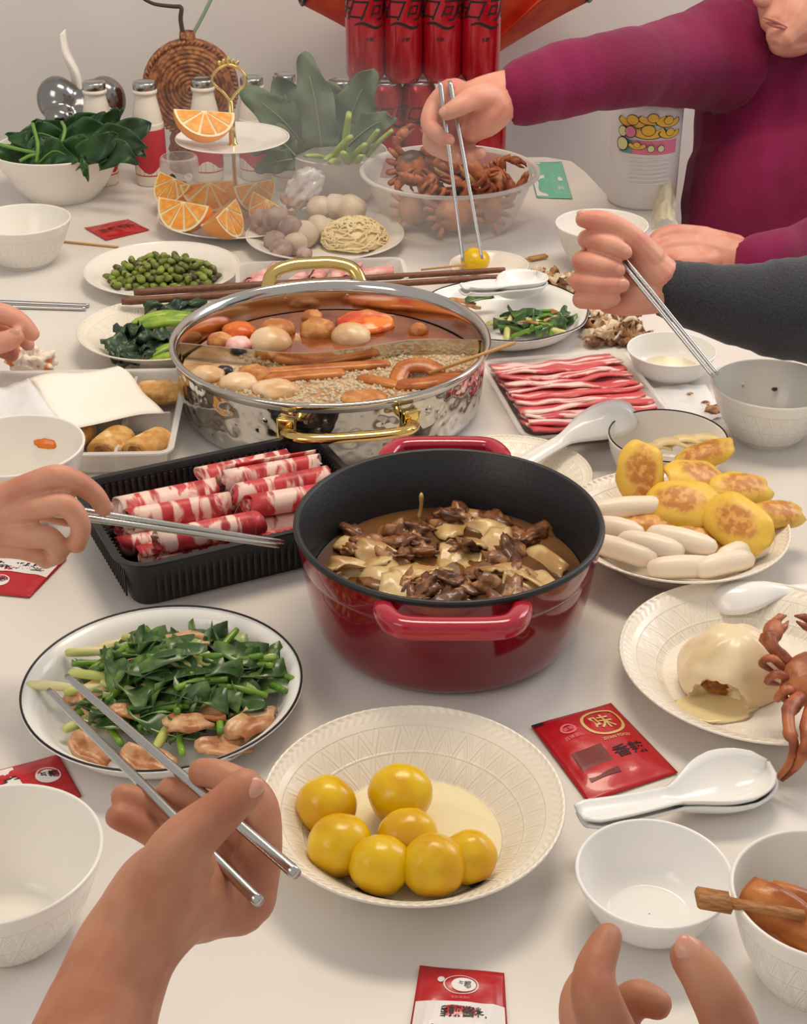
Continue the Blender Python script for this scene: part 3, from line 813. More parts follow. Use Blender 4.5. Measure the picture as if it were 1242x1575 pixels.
TOM = M('red_tomato_flesh', (206, 64, 30), rough=.2, col2=(228, 130, 50), scale=40)
SKINB = M('tofu_skin', (188, 116, 52), rough=.3, col2=(160, 84, 34), scale=35, bump=.4, bscale=90, vary=True, sss=.08)
items = [('fish_ball', 416, 527, 33, 24, PALE, 'large pale fish ball beside the divider in the red broth', 'fish ball'), ('fish_ball', 540, 518, 31, 22, PALE, 'pale fish ball in the middle of the red broth', 'fish ball'),
         ('tofu_puff', 427, 508, 28, 18, TAN, 'tan tofu puff behind the large pale fish ball', 'tofu puff'), ('tofu_puff', 488, 510, 27, 22, TAN, 'knobbly tofu puff between the two pale fish balls', 'tofu puff'),
         ('tofu_puff', 481, 488, 17, 13, TAN, 'small tofu puff at the back of the red broth', 'tofu puff'), ('orange_slice', 368, 510, 28, 14, ORNG, 'orange root slice at the left of the red broth', 'vegetable'),
         ('tomato_piece', 563, 497, 46, 15, TOM, 'red tomato piece floating at the back of the hot pot', 'tomato'), ('tofu_puff', 338, 525, 20, 14, TAN, 'tofu puff nearest the left wall of the hot pot', 'tofu puff'),
         ('tofu_puff', 644, 509, 16, 12, TAN, 'lone tofu puff at the right of the red broth', 'tofu puff'), ('meat_scrap', 368, 530, 22, 12, HAM, 'pinkish meat scrap left of the large pale fish ball', 'meat')]
for n_, px, py, rx, rz, m_, lb, ct_ in items:
    c = P(px, py, .052); k = 1.78 / 2300
    obj(n_, blob((rx * k, rx * k * .9, rz * k), .16 if m_ is not PALE else .05, 2.2, px, 3), m_, loc=tuple(c), label=lb, cat=ct_)
items = [('dumpling', 318, 578, 28, 15, PALE, 'pale dumpling against the left wall of the foamy broth', 'dumpling'), ('dumpling', 366, 590, 30, 16, PALE, 'pale dumpling at the front left of the foamy broth', 'dumpling'),
         ('tofu_puff', 392, 576, 26, 15, TAN, 'tan puff behind the pale dumplings in the foamy broth', 'tofu puff'), ('dumpling', 425, 600, 36, 14, PALE, 'broad pale dumpling at the front wall of the foamy broth', 'dumpling'),
         ('tofu_puff', 560, 612, 36, 8, TAN, 'flat tan puff near the front handle in the foamy broth', 'tofu puff'), ('mushroom', 345, 570, 14, 8, KELP, 'dark mushroom scrap beside the divider in the foamy broth', 'mushroom')]
for n_, px, py, rx, rz, m_, lb, ct_ in items:
    c = P(px, py, .060); k = 1.68 / 2300
    obj(n_, blob((rx * k, rx * k * .75, rz * k), .18, 2.2, px, 3), m_, loc=tuple(c), label=lb, cat=ct_)
def bar(name, pts, rad, mat, label, cat, flat=.5, n=10):
    q = spline([tuple(P(*p)) for p in pts], 5)
    own(name, tube(q, rad, n, flat=flat, dome=True), mat, label, cat)
bar('tofu_stick', [(415, 572, .060), (500, 566, .061), (590, 560, .060)], .009, SKINB, 'long orange tofu stick along the divider in the foamy broth', 'tofu')
bar('tofu_stick', [(418, 583, .060), (470, 578, .061), (520, 574, .060)], .010, SKINB, 'short tofu stick in front of the long one in the broth', 'tofu')
bar('tofu_skin', [(612, 586, .060), (622, 566, .068), (650, 562, .070), (672, 570, .066)], .011, SKINB, 'curled tofu skin held up by the bamboo skewer in the pot', 'tofu skin', .45)
bar('tofu_skin', [(622, 592, .060), (660, 588, .063), (710, 578, .061)], .012, SKINB, 'flat tofu skin in front of the curled one on the skewer', 'tofu skin', .45)
bar('tofu_skin', [(560, 582, .059), (590, 588, .060), (610, 592, .059)], .009, SKINB, 'short tofu skin left of the curled one in the broth', 'tofu skin', .45)
own('bamboo_skewer', tube([P(660, 574, .066), P(793, 527, .098)], .0022, 8), BAMBOO, 'thin bamboo skewer leaning out of the foamy half of the hot pot', 'skewer')

# ---------------------------------------------------------------- stew in the red pot
STEW = M('brown_stew_broth', (118, 80, 44), rough=0.05, col2=(92, 58, 30), scale=16, coat=.6, spec=.8, bump=.12, bscale=50)
own('stew_broth', slab([(.039 + .1195 * math.cos(k * PI / 36), 1.118 + .1195 * math.sin(k * PI / 36)) for k in range(72)], .050, .055), STEW, 'glossy brown broth in the red iron pot', 'broth', kind='stuff', smooth=False)
BEEF = M('braised_meat', (142, 90, 52), rough=0.35, col2=(92, 54, 32), scale=40, col3=(172, 124, 82), scale3=50, bump=.6, bscale=110, vary=True, coat=.2)
CABB = M('stewed_cabbage', (214, 184, 130), rough=0.28, col2=(180, 138, 84), scale=30, coat=.15, vary=True, sss=.1, bump=.3, bscale=80)
def smooth_leaf(L, w, s):
    return sheet(12, 8, lambda u, v: ((u - .5) * L, (v - .5) * w * (.55 + .45 * math.sin(PI * u)) + .003 * math.sin(u * 6 + s), .0045 * math.sin(u * 4 + s) * math.cos(v * 3 + s) + .004 * mn.noise(Vector((u * 3, v * 3, s)))), .0016)
beef_me = [mesh('meat_chunk', blob((.017, .011, .006), .75, 1.8, k + 3, 3), BEEF) for k in range(5)]
cab_me = [mesh('stewed_cabbage', smooth_leaf(.056, .034, k * 5.1), CABB) for k in range(5)]
r_ = random.Random(21)
k_ = 0
for i in range(400):
    a, q = r_.uniform(0, 2 * PI), math.sqrt(r_.random()) * .108
    x, y = .039 + q * math.cos(a), 1.118 + q * math.sin(a)
    if k_ >= 76: break
    k_ += 1
    meat = r_.random() < (.62 if -.05 < x - .02 < .09 else .4)
    z = .0535 + .008 * r_.random() * (1.25 - (q / .108))
    if meat: obj('meat_chunk', r_.choice(beef_me), None, loc=(x, y, z), rot=(r_.uniform(-.6, .6), r_.uniform(-.6, .6), r_.uniform(0, 6)), label='dark braised meat chunk in the red pot', cat='meat', group='meat chunks in the red pot')
    else:
      x, y = .039 + (x - .039) * .86, 1.118 + (y - 1.118) * .86
      obj('stewed_cabbage', r_.choice(cab_me), None, loc=(x, y, z - .001), rot=(r_.uniform(-.5, .5), r_.uniform(-.5, .5), r_.uniform(0, 6)), label='pale stewed cabbage leaf in the red pot', cat='cabbage', group='cabbage leaves in the red pot')
c = P(646, 783, .062)
own('bone', xf(tube(spline([(0, 0, -.012), (.001, 0, .002), (0, 0, .014)], 4), [.003, .0032, .0034, .0032, .003, .003, .0034, .004, .0036], 8, flat=.6, dome=True), tuple(c), (0, .1, 0)), CABB, 'pale bone sticking up at the back of the stew', 'bone')

# ---------------------------------------------------------------- egg dumplings and rice cakes
EGGD = M('egg_dumpling_skin', (226, 180, 62), rough=0.42, bump=.3, bscale=90, sss=.08)
nt = EGGD.node_tree; tc = nd(nt, 'ShaderNodeTexCoord'); oi = nd(nt, 'ShaderNodeObjectInfo')
va = nd(nt, 'ShaderNodeVectorMath', operation='ADD'); nt.links.new(tc.outputs['Object'], va.inputs[0]); nt.links.new(oi.outputs['Random'], va.inputs[1])
n1 = nd(nt, 'ShaderNodeTexNoise', i_Scale=55.0, i_Detail=4.0); nt.links.new(va.outputs[0], n1.inputs[0])
n2 = nd(nt, 'ShaderNodeTexNoise', i_Scale=140.0, i_Detail=2.0); nt.links.new(va.outputs[0], n2.inputs[0])
vm = nd(nt, 'ShaderNodeVectorMath', operation='MULTIPLY'); vm.inputs[1].default_value = (38, 58, 30); nt.links.new(tc.outputs['Object'], vm.inputs[0])
ln = nd(nt, 'ShaderNodeVectorMath', operation='LENGTH'); nt.links.new(vm.outputs[0], ln.inputs[0])
fry = smooth_n(nt, math_n(nt, 'ADD', ln.outputs['Value'], math_n(nt, 'MULTIPLY', n1.outputs[0], .9)), 1.15, 1.55, 1.0, 0.0)
colr = mix_col(nt, smooth_n(nt, n2.outputs[0], .42, .62), lin((190, 122, 52)), lin((222, 166, 84)))
nt.links.new(mix_col(nt, fry, lin((230, 188, 74)), colr), nt.nodes['Principled BSDF'].inputs['Base Color'])


def egg_dumpling(L, w, h, s, boxy=2.6):
    def r2(a): return 1 / ((abs(math.cos(a)) ** boxy + abs(math.sin(a)) ** boxy) ** (1 / boxy))
    V, F = ico(3); out = []
    for v in V:
        a = math.atan2(v[1], v[0]); rr = math.hypot(v[0], v[1]); k = r2(a) if rr > .01 else 1
        d = 1 + .07 * mn.noise(Vector(v) * 2.2 + Vector((s, 0, 0)))
        fl = max(0, rr - .80) / .2
        out.append((v[0] * k * L / 2 * d * (1 + .04 * math.sin(a * 5 + s)), v[1] * k * w / 2 * d, v[2] * h / 2 * d * (1 - .45 * fl) + .002 * fl * math.sin(a * 6 + s)))
    return np.array(out), F


dd = [(985, 727, .066, (.15, -1.0, 1.5), .062, .040, 'upright egg dumpling at the back of the plate against the black-rimmed bowl'),
      (1072, 735, .055, (.35, .25, .45), .062, .040, 'egg dumpling with a yellow fold lying before the black-rimmed bowl'),
      (1140, 752, .050, (.35, .15, .35), .058, .036, 'egg dumpling at the back right of the plate'),
      (1050, 775, .052, (.55, -.1, -.45), .064, .044, 'brown egg dumpling in the middle of the pile'),
      (1136, 805, .056, (.75, .15, -.95), .066, .042, 'front egg dumpling with a browned oval centre, leaning on the pile'),
      (1195, 792, .044, (.35, .2, .45), .058, .028, 'pointed egg dumpling at the right rim of the plate'),
      (1000, 808, .034, (.2, .0, -.1), .062, .030, 'flat egg dumpling behind the white rice cakes'),
      (1082, 828, .032, (.3, .05, -.5), .058, .034, 'egg dumpling half hidden behind the rice cakes'),
      (1085, 700, .050, (.2, -.3, .2), .054, .030, 'folded yellow egg sheet at the back of the pile')]
for i, (px, py, z, rot, L, w, lb) in enumerate(dd):
    c = P(px, py, z)
    obj('egg_dumpling', egg_dumpling(L * (1.18 if i else 1.0), w * 1.18, .021, i * 2.3), EGGD, loc=tuple(c), rot=rot, label=lb, cat='dumpling', group='egg dumplings on the plate')
CAKE = M('rice_cake', (238, 222, 200), rough=0.35, sss=.15)
rc = [(965, 783, 0.045, .12, .085, 'rice cake lying at the left behind the others, against the red pot'), (950, 815, .036, -.45, .05, 'short rice cake beside the red pot rim'), (958, 848, .033, -.55, .075, 'large front left rice cake beside the red pot'),
      (1002, 840, .040, -.45, .066, 'rice cake between the front left one and the top one'), (1049, 832, .045, -.5, .070, 'topmost rice cake lying across the others'), (1052, 874, .033, .02, .070, 'front rice cake nearest the plate rim'),
      (1115, 868, .036, .35, .06, 'rice cake right of the front one'), (1142, 850, .038, .5, .06, 'rightmost rice cake below the browned egg dumpling')]
for px, py, z, rz, L, lb in rc:
    c = P(px, py, z); L *= .72
    obj('rice_cake', tube(spline([(-L / 2, 0, 0), (0, 0, .0015), (L / 2, 0, 0)], 5), [.0096, .0106, .0109, .011, .0111, .0112, .0111, .011, .0109, .0106, .0096], 14, dome=True), CAKE, loc=tuple(c), rot=(0, -.02, rz), label=lb, cat='rice cake', group='rice cakes on the plate')
NOOD = M('pale_noodle', (238, 214, 160), rough=.35)
for i, (px, py, rz) in enumerate([(1030, 690, .3), (1060, 686, -.1), (1085, 684, .2), (1010, 698, .9)]):
    c = P(px, py, .034)
    obj('yellow_dough_strip', ribbon(spline([(-.022, 0, 0), (-.008, .006, .005), (.010, .005, .004), (.024, -.003, 0)], 4), .012, .002), NOOD, loc=tuple(c), rot=(.2, 0, rz), label='pale dough strip in the black-rimmed bowl behind the dumplings', cat='dough strip', group='dough strips in the bowl')

# ---------------------------------------------------------------- bitten bun
def boolean(ga, gb):
    oa = bpy.data.objects.new('a', mesh('a', ga, [], False)); ob = bpy.data.objects.new('b', mesh('b', gb, [], False))
    C.objects.link(oa); C.objects.link(ob)
    m = oa.modifiers.new('m', 'BOOLEAN'); m.operation = 'DIFFERENCE'; m.object = ob; m.solver = 'EXACT'
    bpy.context.view_layer.update()
    me = bpy.data.meshes.new_from_object(oa.evaluated_get(bpy.context.evaluated_depsgraph_get()))
    r = ([v.co.copy() for v in me.vertices], [tuple(p.vertices) for p in me.polygons])
    for o in (oa, ob): bpy.data.objects.remove(o)
    return r
BUN = M('steamed_bun_dough', (232, 212, 176), rough=0.28, sss=.2, col2=(222, 196, 152), scale=30, bump=.2, bscale=120)
V, F = ico(5); out = []
for v in V:
    a = math.atan2(v[1], v[0]); rr = math.hypot(v[0], v[1]); top = max(0, v[2])
    d = 1 + .05 * mn.noise(Vector(v) * 2 + Vector((4, 1, 2))) + .035 * math.sin(a * 7 + 2.5 * rr) * top * rr * 1.6 - .05 * max(0, .35 - rr) * (v[2] > 0)
    z = v[2] * d; z = z if z > -.25 else -.25 + (z + .25) * .1
    out.append((v[0] * d * .046, v[1] * d * .040, (z + .27) * .041))
cb = P(1125, 1040, .012)
bite = xf(blob((.025, .026, .024), .16, 3.2, 9, 4), (-.024, -.036, .003))
g = boolean((np.array(out), F), bite)
bun = thing('steamed_bun', 'steamed pleated bun with a bite taken out of its side', 'bun', (cb.x, cb.y, .0048), .15)
obj('dough', g, BUN, bun, sharp=35)
obj('filling', xf(blob((.018, .012, .010), .4, 3, 4, 3), (-.012, -.008, .010)), FILL, bun, label='brown filling inside the bite')
OIL = M('soup_puddle', (232, 210, 158), rough=.05, spec=.7)
c = P(1110, 1085, .006)
own('soup_puddle', xf(blob((.034, .022, .0009), .25, 1.5, 3, 3), (c.x - .004, c.y, .0051)), OIL, 'yellowish soup puddle in front of the bitten bun', 'puddle', kind='stuff')
# ---------------------------------------------------------------- spoons, chopsticks, skewers
def PY(px, py, Y):
    """point on the sight line at a given distance Y along the table"""
    u = (px - 621) / FPX; w = (787.5 - py) / FPX
    d = Vector((u, math.cos(PITCH) + w * math.sin(PITCH), -math.sin(PITCH) + w * math.cos(PITCH)))
    return Vector((0, 0, CAM_H)) + d * (Y / d.y)


def spoon_geo(L=.138):
    def hw(u):
        if u < .52: return .0085 + .0012 * math.cos(u * 6) - .0035 * max(0, (.04 - u) / .04)
        t = (u - .52) / .48
        return .0085 + (.0235 - .0085) * math.sin(min(1, t * 1.75) * PI / 2) ** 1.3 if t < .55 else .0235 * math.sqrt(max(0.0, 1 - ((t - .55) / .45) ** 2.2)) + .0006
    def fn(u, v):
        u2 = u
        y = (2 * v - 1) * hw(u2)
        t = max(0, (u2 - .45) / .55)
        depth = .0035 + .0125 * math.sin(min(1, t * 1.4) * PI / 2) * (1 if t < .7 else math.sqrt(max(0, 1 - ((t - .7) / .3) ** 2)) * .8 + .2)
        rim = .020 + .012 * max(0, (.55 - u2) / .55) ** 1.4 + .001 * t
        s = abs(2 * v - 1)
        return (u2 * L, y, rim - depth * (1 - s ** 2.2))
    return sheet(40, 14, fn, .0021)


SPOON = mesh('porcelain_spoon', spoon_geo(), PORC_W)


def spoon(a, b, label, flip=False, roll=0.0, dz=0.0, group=None, L=.138):
    a, b = Vector(a), Vector(b)
    x = (b - a).normalized(); z = Vector((0, 0, 1)); y = z.cross(x).normalized(); z = x.cross(y)
    m = Matrix((x, y, z)).transposed()
    if flip: m = m @ Matrix.Rotation(PI, 3, 'X')
    m = m @ Matrix.Rotation(roll, 3, 'X')
    o = obj('porcelain_spoon', SPOON, None, label=label, cat='spoon', group=group)
    o.rotation_euler = m.to_euler(); o.location = a + Vector((0, 0, dz)); k = (b - a).length / L; o.scale = (k, k, k)
    return o


g2 = 'stacked pair of porcelain spoons by the small bowl'
a, b = P(897, 1272, .028), P(1180, 1186, .018)
a.z, b.z = .0015, .0
for k, w_ in enumerate(('lower', 'upper')):
    s_ = Vector((-.0015 * k, .001 * k, .0056 * k - .0035))
    spoon(a + s_, b + s_, w_ + ' white porcelain spoon of the stack behind the small empty bowl', group=g2)
a, b = P(765, 712, .030), P(968, 630, .045)
spoon(a, b, 'large white porcelain spoon lying face down behind the red pot', flip=True, dz=.02)
a, b = P(1305, 885, .040), P(1090, 925, .018)
spoon(a, b, 'white porcelain spoon lying face down on the bitten bun plate', flip=True, dz=.014)
a, b = P(712, 490, .040), P(822, 450, .020)
for k, w_ in enumerate(('lower', 'upper')):
    s_ = Vector((.001 * k, .001 * k, .0072 * k - .004))
    spoon(a + s_, b + s_, w_ + ' porcelain spoon of the pair on the leftover chive plate')


def stick(name, a, b, r0, r1, mat, label, cat='chopstick', group=None, n=12):
    a, b = Vector(a), Vector(b)
    return own(name, tube([a.lerp(b, t) for t in (0, .02, .5, .98, 1)], [r0 * .8, r0, (r0 + r1) / 2, r1, r1 * .85], n), mat, label, cat, group)


gw = 'long wooden cooking chopsticks'
stick('wooden_chopstick', P(187, 464, .037), P(790, 425, .0275), .0052, .0040, WOOD, 'front one of two long brown wooden chopsticks laid behind the hot pot', group=gw)
stick('wooden_chopstick', P(206, 450, .037), P(777, 415, .0275), .0052, .0040, WOOD, 'rear one of two long brown wooden chopsticks laid behind the hot pot', group=gw)
gl = 'steel chopsticks on the table at the left'
stick('steel_chopstick', P(-60, 462, .003), P(137, 470, .003), .0032, .0028, CHROME, 'rear steel chopstick lying on the table left of the vegetable plate', group=gl)
stick('steel_chopstick', P(-60, 469, .003), P(132, 475, .003), .0032, .0028, CHROME, 'front steel chopstick lying on the table left of the vegetable plate', group=gl)
own('bamboo_skewer', tube([P(60, 368, .002), P(182, 380, .002)], .0018, 8), BAMBOO, 'thin bamboo skewer on the table beside the far left bowl', 'skewer')
own('bamboo_skewer', tube([P(648, 415, .0215), P(745, 404, .0235)], .0016, 8), BAMBOO, 'thin bamboo skewer end left of the small saucer', 'skewer')
own('bamboo_skewer', join(tube([P(806, 399, .004), P(820, 397, .004)], .0018, 8), ribbon([P(815, 398, .0045), P(841, 393, .0045)], .010, .003)), BAMBOO, 'flat-ended bamboo skewer right of the small saucer', 'skewer')

# yellow ball held down on the saucer
c = P(731, 402, .022)
obj('yellow_ball', xf(blob((.0205, .020, .0185), .05, 1.2, 2, 4), (0, 0, .018)), YOLK, loc=(c.x, c.y, .005), label='single yellow ball on the small saucer under steel chopsticks', cat='ball')

# ---------------------------------------------------------------- foil packets
GOLD_P = M('gold_print', (214, 184, 118), rough=.4); WHITE_P = M('white_print', (232, 226, 222), rough=.4); BLACK_P = M('black_print', (26, 22, 24), rough=.5)
DARKRED_P = M('dark_red_print', (110, 16, 26), rough=.35); PINK_P = M('pink_print', (226, 110, 116), rough=.4)


def packet(label, cs, prints, mat=RED_PL, puff=.004, seed=0, z0=.0012, name='seasoning_packet', group='red seasoning packets on the table', cat='packet'):
    """cs: corners on the table (bottom-left, bottom-right, top-right, top-left of the print)"""
    c = [Vector((p.x, p.y, 0)) for p in cs]
    def fn(s, t, off=0.0):
        q = c[0].lerp(c[1], s).lerp(c[3].lerp(c[2], s), t)
        e = max(0.0, min(1, 8 * min(s, 1 - s, t, 1 - t)))
        h = puff * (math.sin(PI * min(max(s, 0), 1)) * math.sin(PI * min(max(t, 0), 1))) ** .5 * e + .0016 * e * mn.noise(Vector((s * 5, t * 6, seed))) + .0009 * mn.noise(Vector((s * 2, t * 2, seed + 9))) + .0009
        return q + Vector((0, 0, z0 + h + off))
    o = thing(name, label, cat, tuple((c[0] + c[2]) / 2), 0, group)
    obj('foil', sheet(22, 26, fn, .0008), mat, o, world=True)
    for nm, geo, m_ in prints:
        V = [fn(v[0], v[1], .0005) for v in geo[0]]
        obj(nm, (V, geo[1]), m_, o, world=True, smooth=False)
    return o


def T(body, s, t, h, asp=1.0, rot=0.0):
    """lettering in packet coordinates: centre, height, width factor"""
    V, F = text(body, h)
    c_, s_ = math.cos(rot), math.sin(rot)
    return [(s + (v[0] * c_ - v[1] * s_) * asp, t + v[0] * s_ + v[1] * c_) for v in V], F


def disc(s, t, rx, ry, n=28, hole=0.0):
    o_ = [(s + rx * math.cos(2 * PI * k / n), t + ry * math.sin(2 * PI * k / n)) for k in range(n)]
    if not hole: return o_, [tuple(range(n))]
    i_ = [(s + rx * hole * math.cos(2 * PI * k / n), t + ry * hole * math.sin(2 * PI * k / n)) for k in range(n)]
    return o_ + i_, [(k, (k + 1) % n, n + (k + 1) % n, n + k) for k in range(n)]


def band(t0, t1, s0=.02, s1=.98, k=16):
    V = [(s0 + (s1 - s0) * i / k, t) for t in (t0, (t0 + t1) / 2, t1) for i in range(k + 1)]
    return V, [(j * (k + 1) + i, j * (k + 1) + i + 1, (j + 1) * (k + 1) + i + 1, (j + 1) * (k + 1) + i) for j in range(2) for i in range(k)]


def up(g, d):
    return [(v[0], v[1]) for v in g[0]], g[1]


packet('red seasoning packet with a gold ring, between the red pot and the stacked spoons', [P(905, 1237, 0), P(1043, 1191, 0), P(940, 1084, 0), P(817, 1119, 0)],
       [('gold_ring', disc(.70, .76, .235, .19, hole=.86), GOLD_P), ('lettering', T('味', .70, .76, .21, 1.15), GOLD_P), ('small_lettering', T('ZIYAN FOOD', .70, .535, .032, 1.2), GOLD_P),
        ('emblem', disc(.30, .78, .09, .065, hole=.7), PINK_P), ('small_lettering', T('紫燕', .30, .78, .05, 1.2), PINK_P), ('small_lettering', T('百味调料', .30, .67, .045, 1.2), PINK_P), ('picture_dot', disc(.20, .45, .045, .022), WHITE_P), ('picture_dot', disc(.43, .45, .04, .02), WHITE_P), ('dark_corner', ([(.01, .955), (.14, .955), (.12, .99), (.01, .99)], [(0, 1, 2, 3)]), BLACK_P),  # two white dots printed at the top of the food picture
        ('food_picture', band(.16, .50, .14, .48, 8), DARKRED_P), ('black_lettering', T('香辣', .73, .37, .15, 1.2), BLACK_P)], seed=1, puff=.006)
packet('red and silver seasoning packet at the front edge, before the yellow balls', [P(618, 1662, 0), P(786, 1668, 0), P(776, 1500, 0), P(646, 1488, 0)],
       [('silver_band', band(.30, .66), WHITE_P), ('emblem_ring', disc(.50, .83, .20, .088, hole=.93), WHITE_P), ('emblem', disc(.53, .83, .14, .062), WHITE_P), ('emblem_leaf', disc(.27, .87, .04, .03), WHITE_P), ('lettering', T('点都', .53, .83, .07, 1.15), BLACK_P),
        ('small_lettering', T('香浓·味道好', .5, .705, .032, 1.2), PINK_P), ('lettering', T('香辣酱料', .52, .565, .105, 1.3), BLACK_P)], seed=2, puff=.003)
packet('red seasoning packet with a white oval, behind the front left bowl', [P(10, 1268, 0), P(126, 1227, 0), P(90, 1163, 0), P(-30, 1196, 0)],
       [('silver_band', band(.03, .97, .02, .40, 8), WHITE_P), ('emblem', disc(.74, .56, .16, .17), WHITE_P), ('emblem_ring', disc(.74, .56, .14, .15, hole=.84), RED_PL), ('lettering', T('点都', .74, .56, .17, .8), BLACK_P),
        ('lettering', T('香', .30, .62, .24, .9), BLACK_P)], seed=3, puff=.003)
packet('red and white seasoning packet under the hand at the black tray', [P(103, 862, 0), P(-30, 848, 0), P(-45, 912, 0), P(46, 921, 0)],
       [('silver_band', band(.20, .52), WHITE_P), ('lettering', T('香辣酱料', .52, .36, .17, 1.2), BLACK_P), ('emblem', disc(.62, .74, .17, .14), WHITE_P), ('emblem_ring', disc(.62, .74, .15, .12, hole=.84), RED_PL), ('lettering', T('点都', .62, .74, .13, 1.0), BLACK_P)], seed=4, puff=.003)
packet('small red packet lying flat before the spinach bowl', [P(163, 371, 0), P(230, 355, 0), P(197, 339, 0), P(130, 352, 0)],
       [('lettering', T('香辣酱料', .5, .5, .25, .75), DARKRED_P)], seed=5, puff=.002)
MINT = M('mint_green_foil', (112, 190, 164), rough=.35)
packet('mint green and white sachet beside the clear crab tub', [P(826, 305, 0), P(881, 307, 0), P(864, 250, 0), P(812, 252, 0)],
       [('white_panel', band(.03, .97, .02, .34, 6), WHITE_P), ('emblem', disc(.78, .42, .07, .05), WHITE_P), ('small_lettering', T('湿巾', .72, .20, .08, 1.2), WHITE_P)], mat=MINT, seed=6, puff=.006, name='wipe_sachet', group=None)
YELF = film('yellowish_wrapper', (244, 232, 188), .45, .2)
own('crumpled_wrapper', sheet(14, 14, lambda u, v: P(1003 + 36 * u, 350 - 40 * v, .004) + Vector((0, 0, .050 * math.sin(PI * u * .9) * (.3 + .7 * v) + .010 * mn.noise(Vector((u * 5, v * 5, 1)))))), YELF, 'crumpled yellowish clear wrapper beside the printed white tub', 'wrapper')

# ---------------------------------------------------------------- orange stand
ost = thing('tiered_stand', 'two tier white fruit stand with a gilt rod and crown handle', 'stand', (-.256, 2.223, 0))
obj('lower_plate', vessel([(.070, .001), (.074, .003), (.090, .009), (.108, .015), (.121, .020)], .003, .005), PORC, ost)
obj('upper_plate', xf(vessel([(.030, 0), (.040, .0015), (.058, .0055), (.074, .0095), (.0857, .0135)], .003, .003), (0, 0, .1225)), PORC, ost)
obj('rod', lathe([(.0005, .004), (.010, .004), (.010, .007), (.004, .009), (.003, .060), (.003, .118), (.008, .121), (.008, .1275), (.0058, .129), (.0052, .15), (.0036, .19), (.0005, .192)], 16), GOLD, ost)
loop = spline([(0, 0, .190), (-.010, 0, .203), (-.022, 0, .214), (-.024, 0, .226), (-.014, 0, .238), (0, 0, .243), (.014, 0, .238), (.024, 0, .226), (.022, 0, .214), (.010, 0, .203), (0, 0, .190)], 5)
obj('handle_ring', tube(loop, .0022, 8), GOLD, ost)
cr = [xf(blob((.0032, .002, .0055), 0, 1, 0, 2), (x, 0, .2445 + .004 * (1 - abs(x) / .012)), (0, x * 60, 0)) for x in (-.012, -.006, 0, .006, .012)] + [xf(blob((.0022,) * 3, 0, 1, 0, 1), (0, 0, .253))]
obj('crown', join(*cr), GOLD, ost)
RIND = M('orange_rind', (240, 152, 28), rough=.4, bump=.4, bscale=420, bdist=.001)
PITH = M('orange_pith', (246, 226, 176), rough=.5)
FLESH = M('orange_flesh', (240, 150, 40), rough=.22, col2=(246, 182, 76), scale=90, stretch=(1, 1, 1), sss=.15, bump=.35, bscale=240, ramp=(.4, .65))


def wedge(R, ang):
    """rind, pith and flesh of an orange wedge: sphere lune, edge down"""
    n, m = 14, 18
    def lune(r, a0, a1): 
        V, F = [], []
        for i in range(n + 1):
            a = a0 + (a1 - a0) * i / n
            for j in range(m + 1):
                t = PI * j / m
                V.append((r * math.cos(t), r * math.sin(t) * math.cos(a), r * math.sin(t) * math.sin(a)))
        for i in range(n):
            for j in range(m): F.append((i * (m + 1) + j, i * (m + 1) + j + 1, (i + 1) * (m + 1) + j + 1, (i + 1) * (m + 1) + j))
        return V, F
    a0, a1 = -PI / 2 - ang / 2, -PI / 2 + ang / 2
    def half(r, a, off):
        V, F = [(0, 0, 0)], []
        for j in range(m + 1):
            t = PI * j / m; V.append((r * math.cos(t), r * math.sin(t) * math.cos(a), r * math.sin(t) * math.sin(a)))
        for j in range(m): F.append((0, j + 1, j + 2))
        nrm = Vector((0, -math.sin(a), math.cos(a))) * off
        return [Vector(v) + nrm for v in V], F
    rind = lune(R, a0, a1); pith = join(half(R * .995, a0, 0), half(R * .995, a1, 0))
    fl = []
    for a, sg in ((a0, -1), (a1, 1)):
        for k in range(5):
            t0, t1 = PI * k / 5 + .05, PI * (k + 1) / 5 - .05
            nrm = Vector((0, -math.sin(a), math.cos(a))) * (.0009 * sg)
            V = [Vector((R * .08 * math.cos((t0 + t1) / 2), R * .08 * math.sin((t0 + t1) / 2) * math.cos(a), R * .08 * math.sin((t0 + t1) / 2) * math.sin(a))) + nrm]
            for j in range(7):
                t = t0 + (t1 - t0) * j / 6
                V.append(Vector((R * .90 * math.cos(t), R * .90 * math.sin(t) * math.cos(a), R * .90 * math.sin(t) * math.sin(a))) + nrm)
            fl.append((V, [(0, j + 1, j + 2) for j in range(6)]))
    return rind, pith, join(*fl)


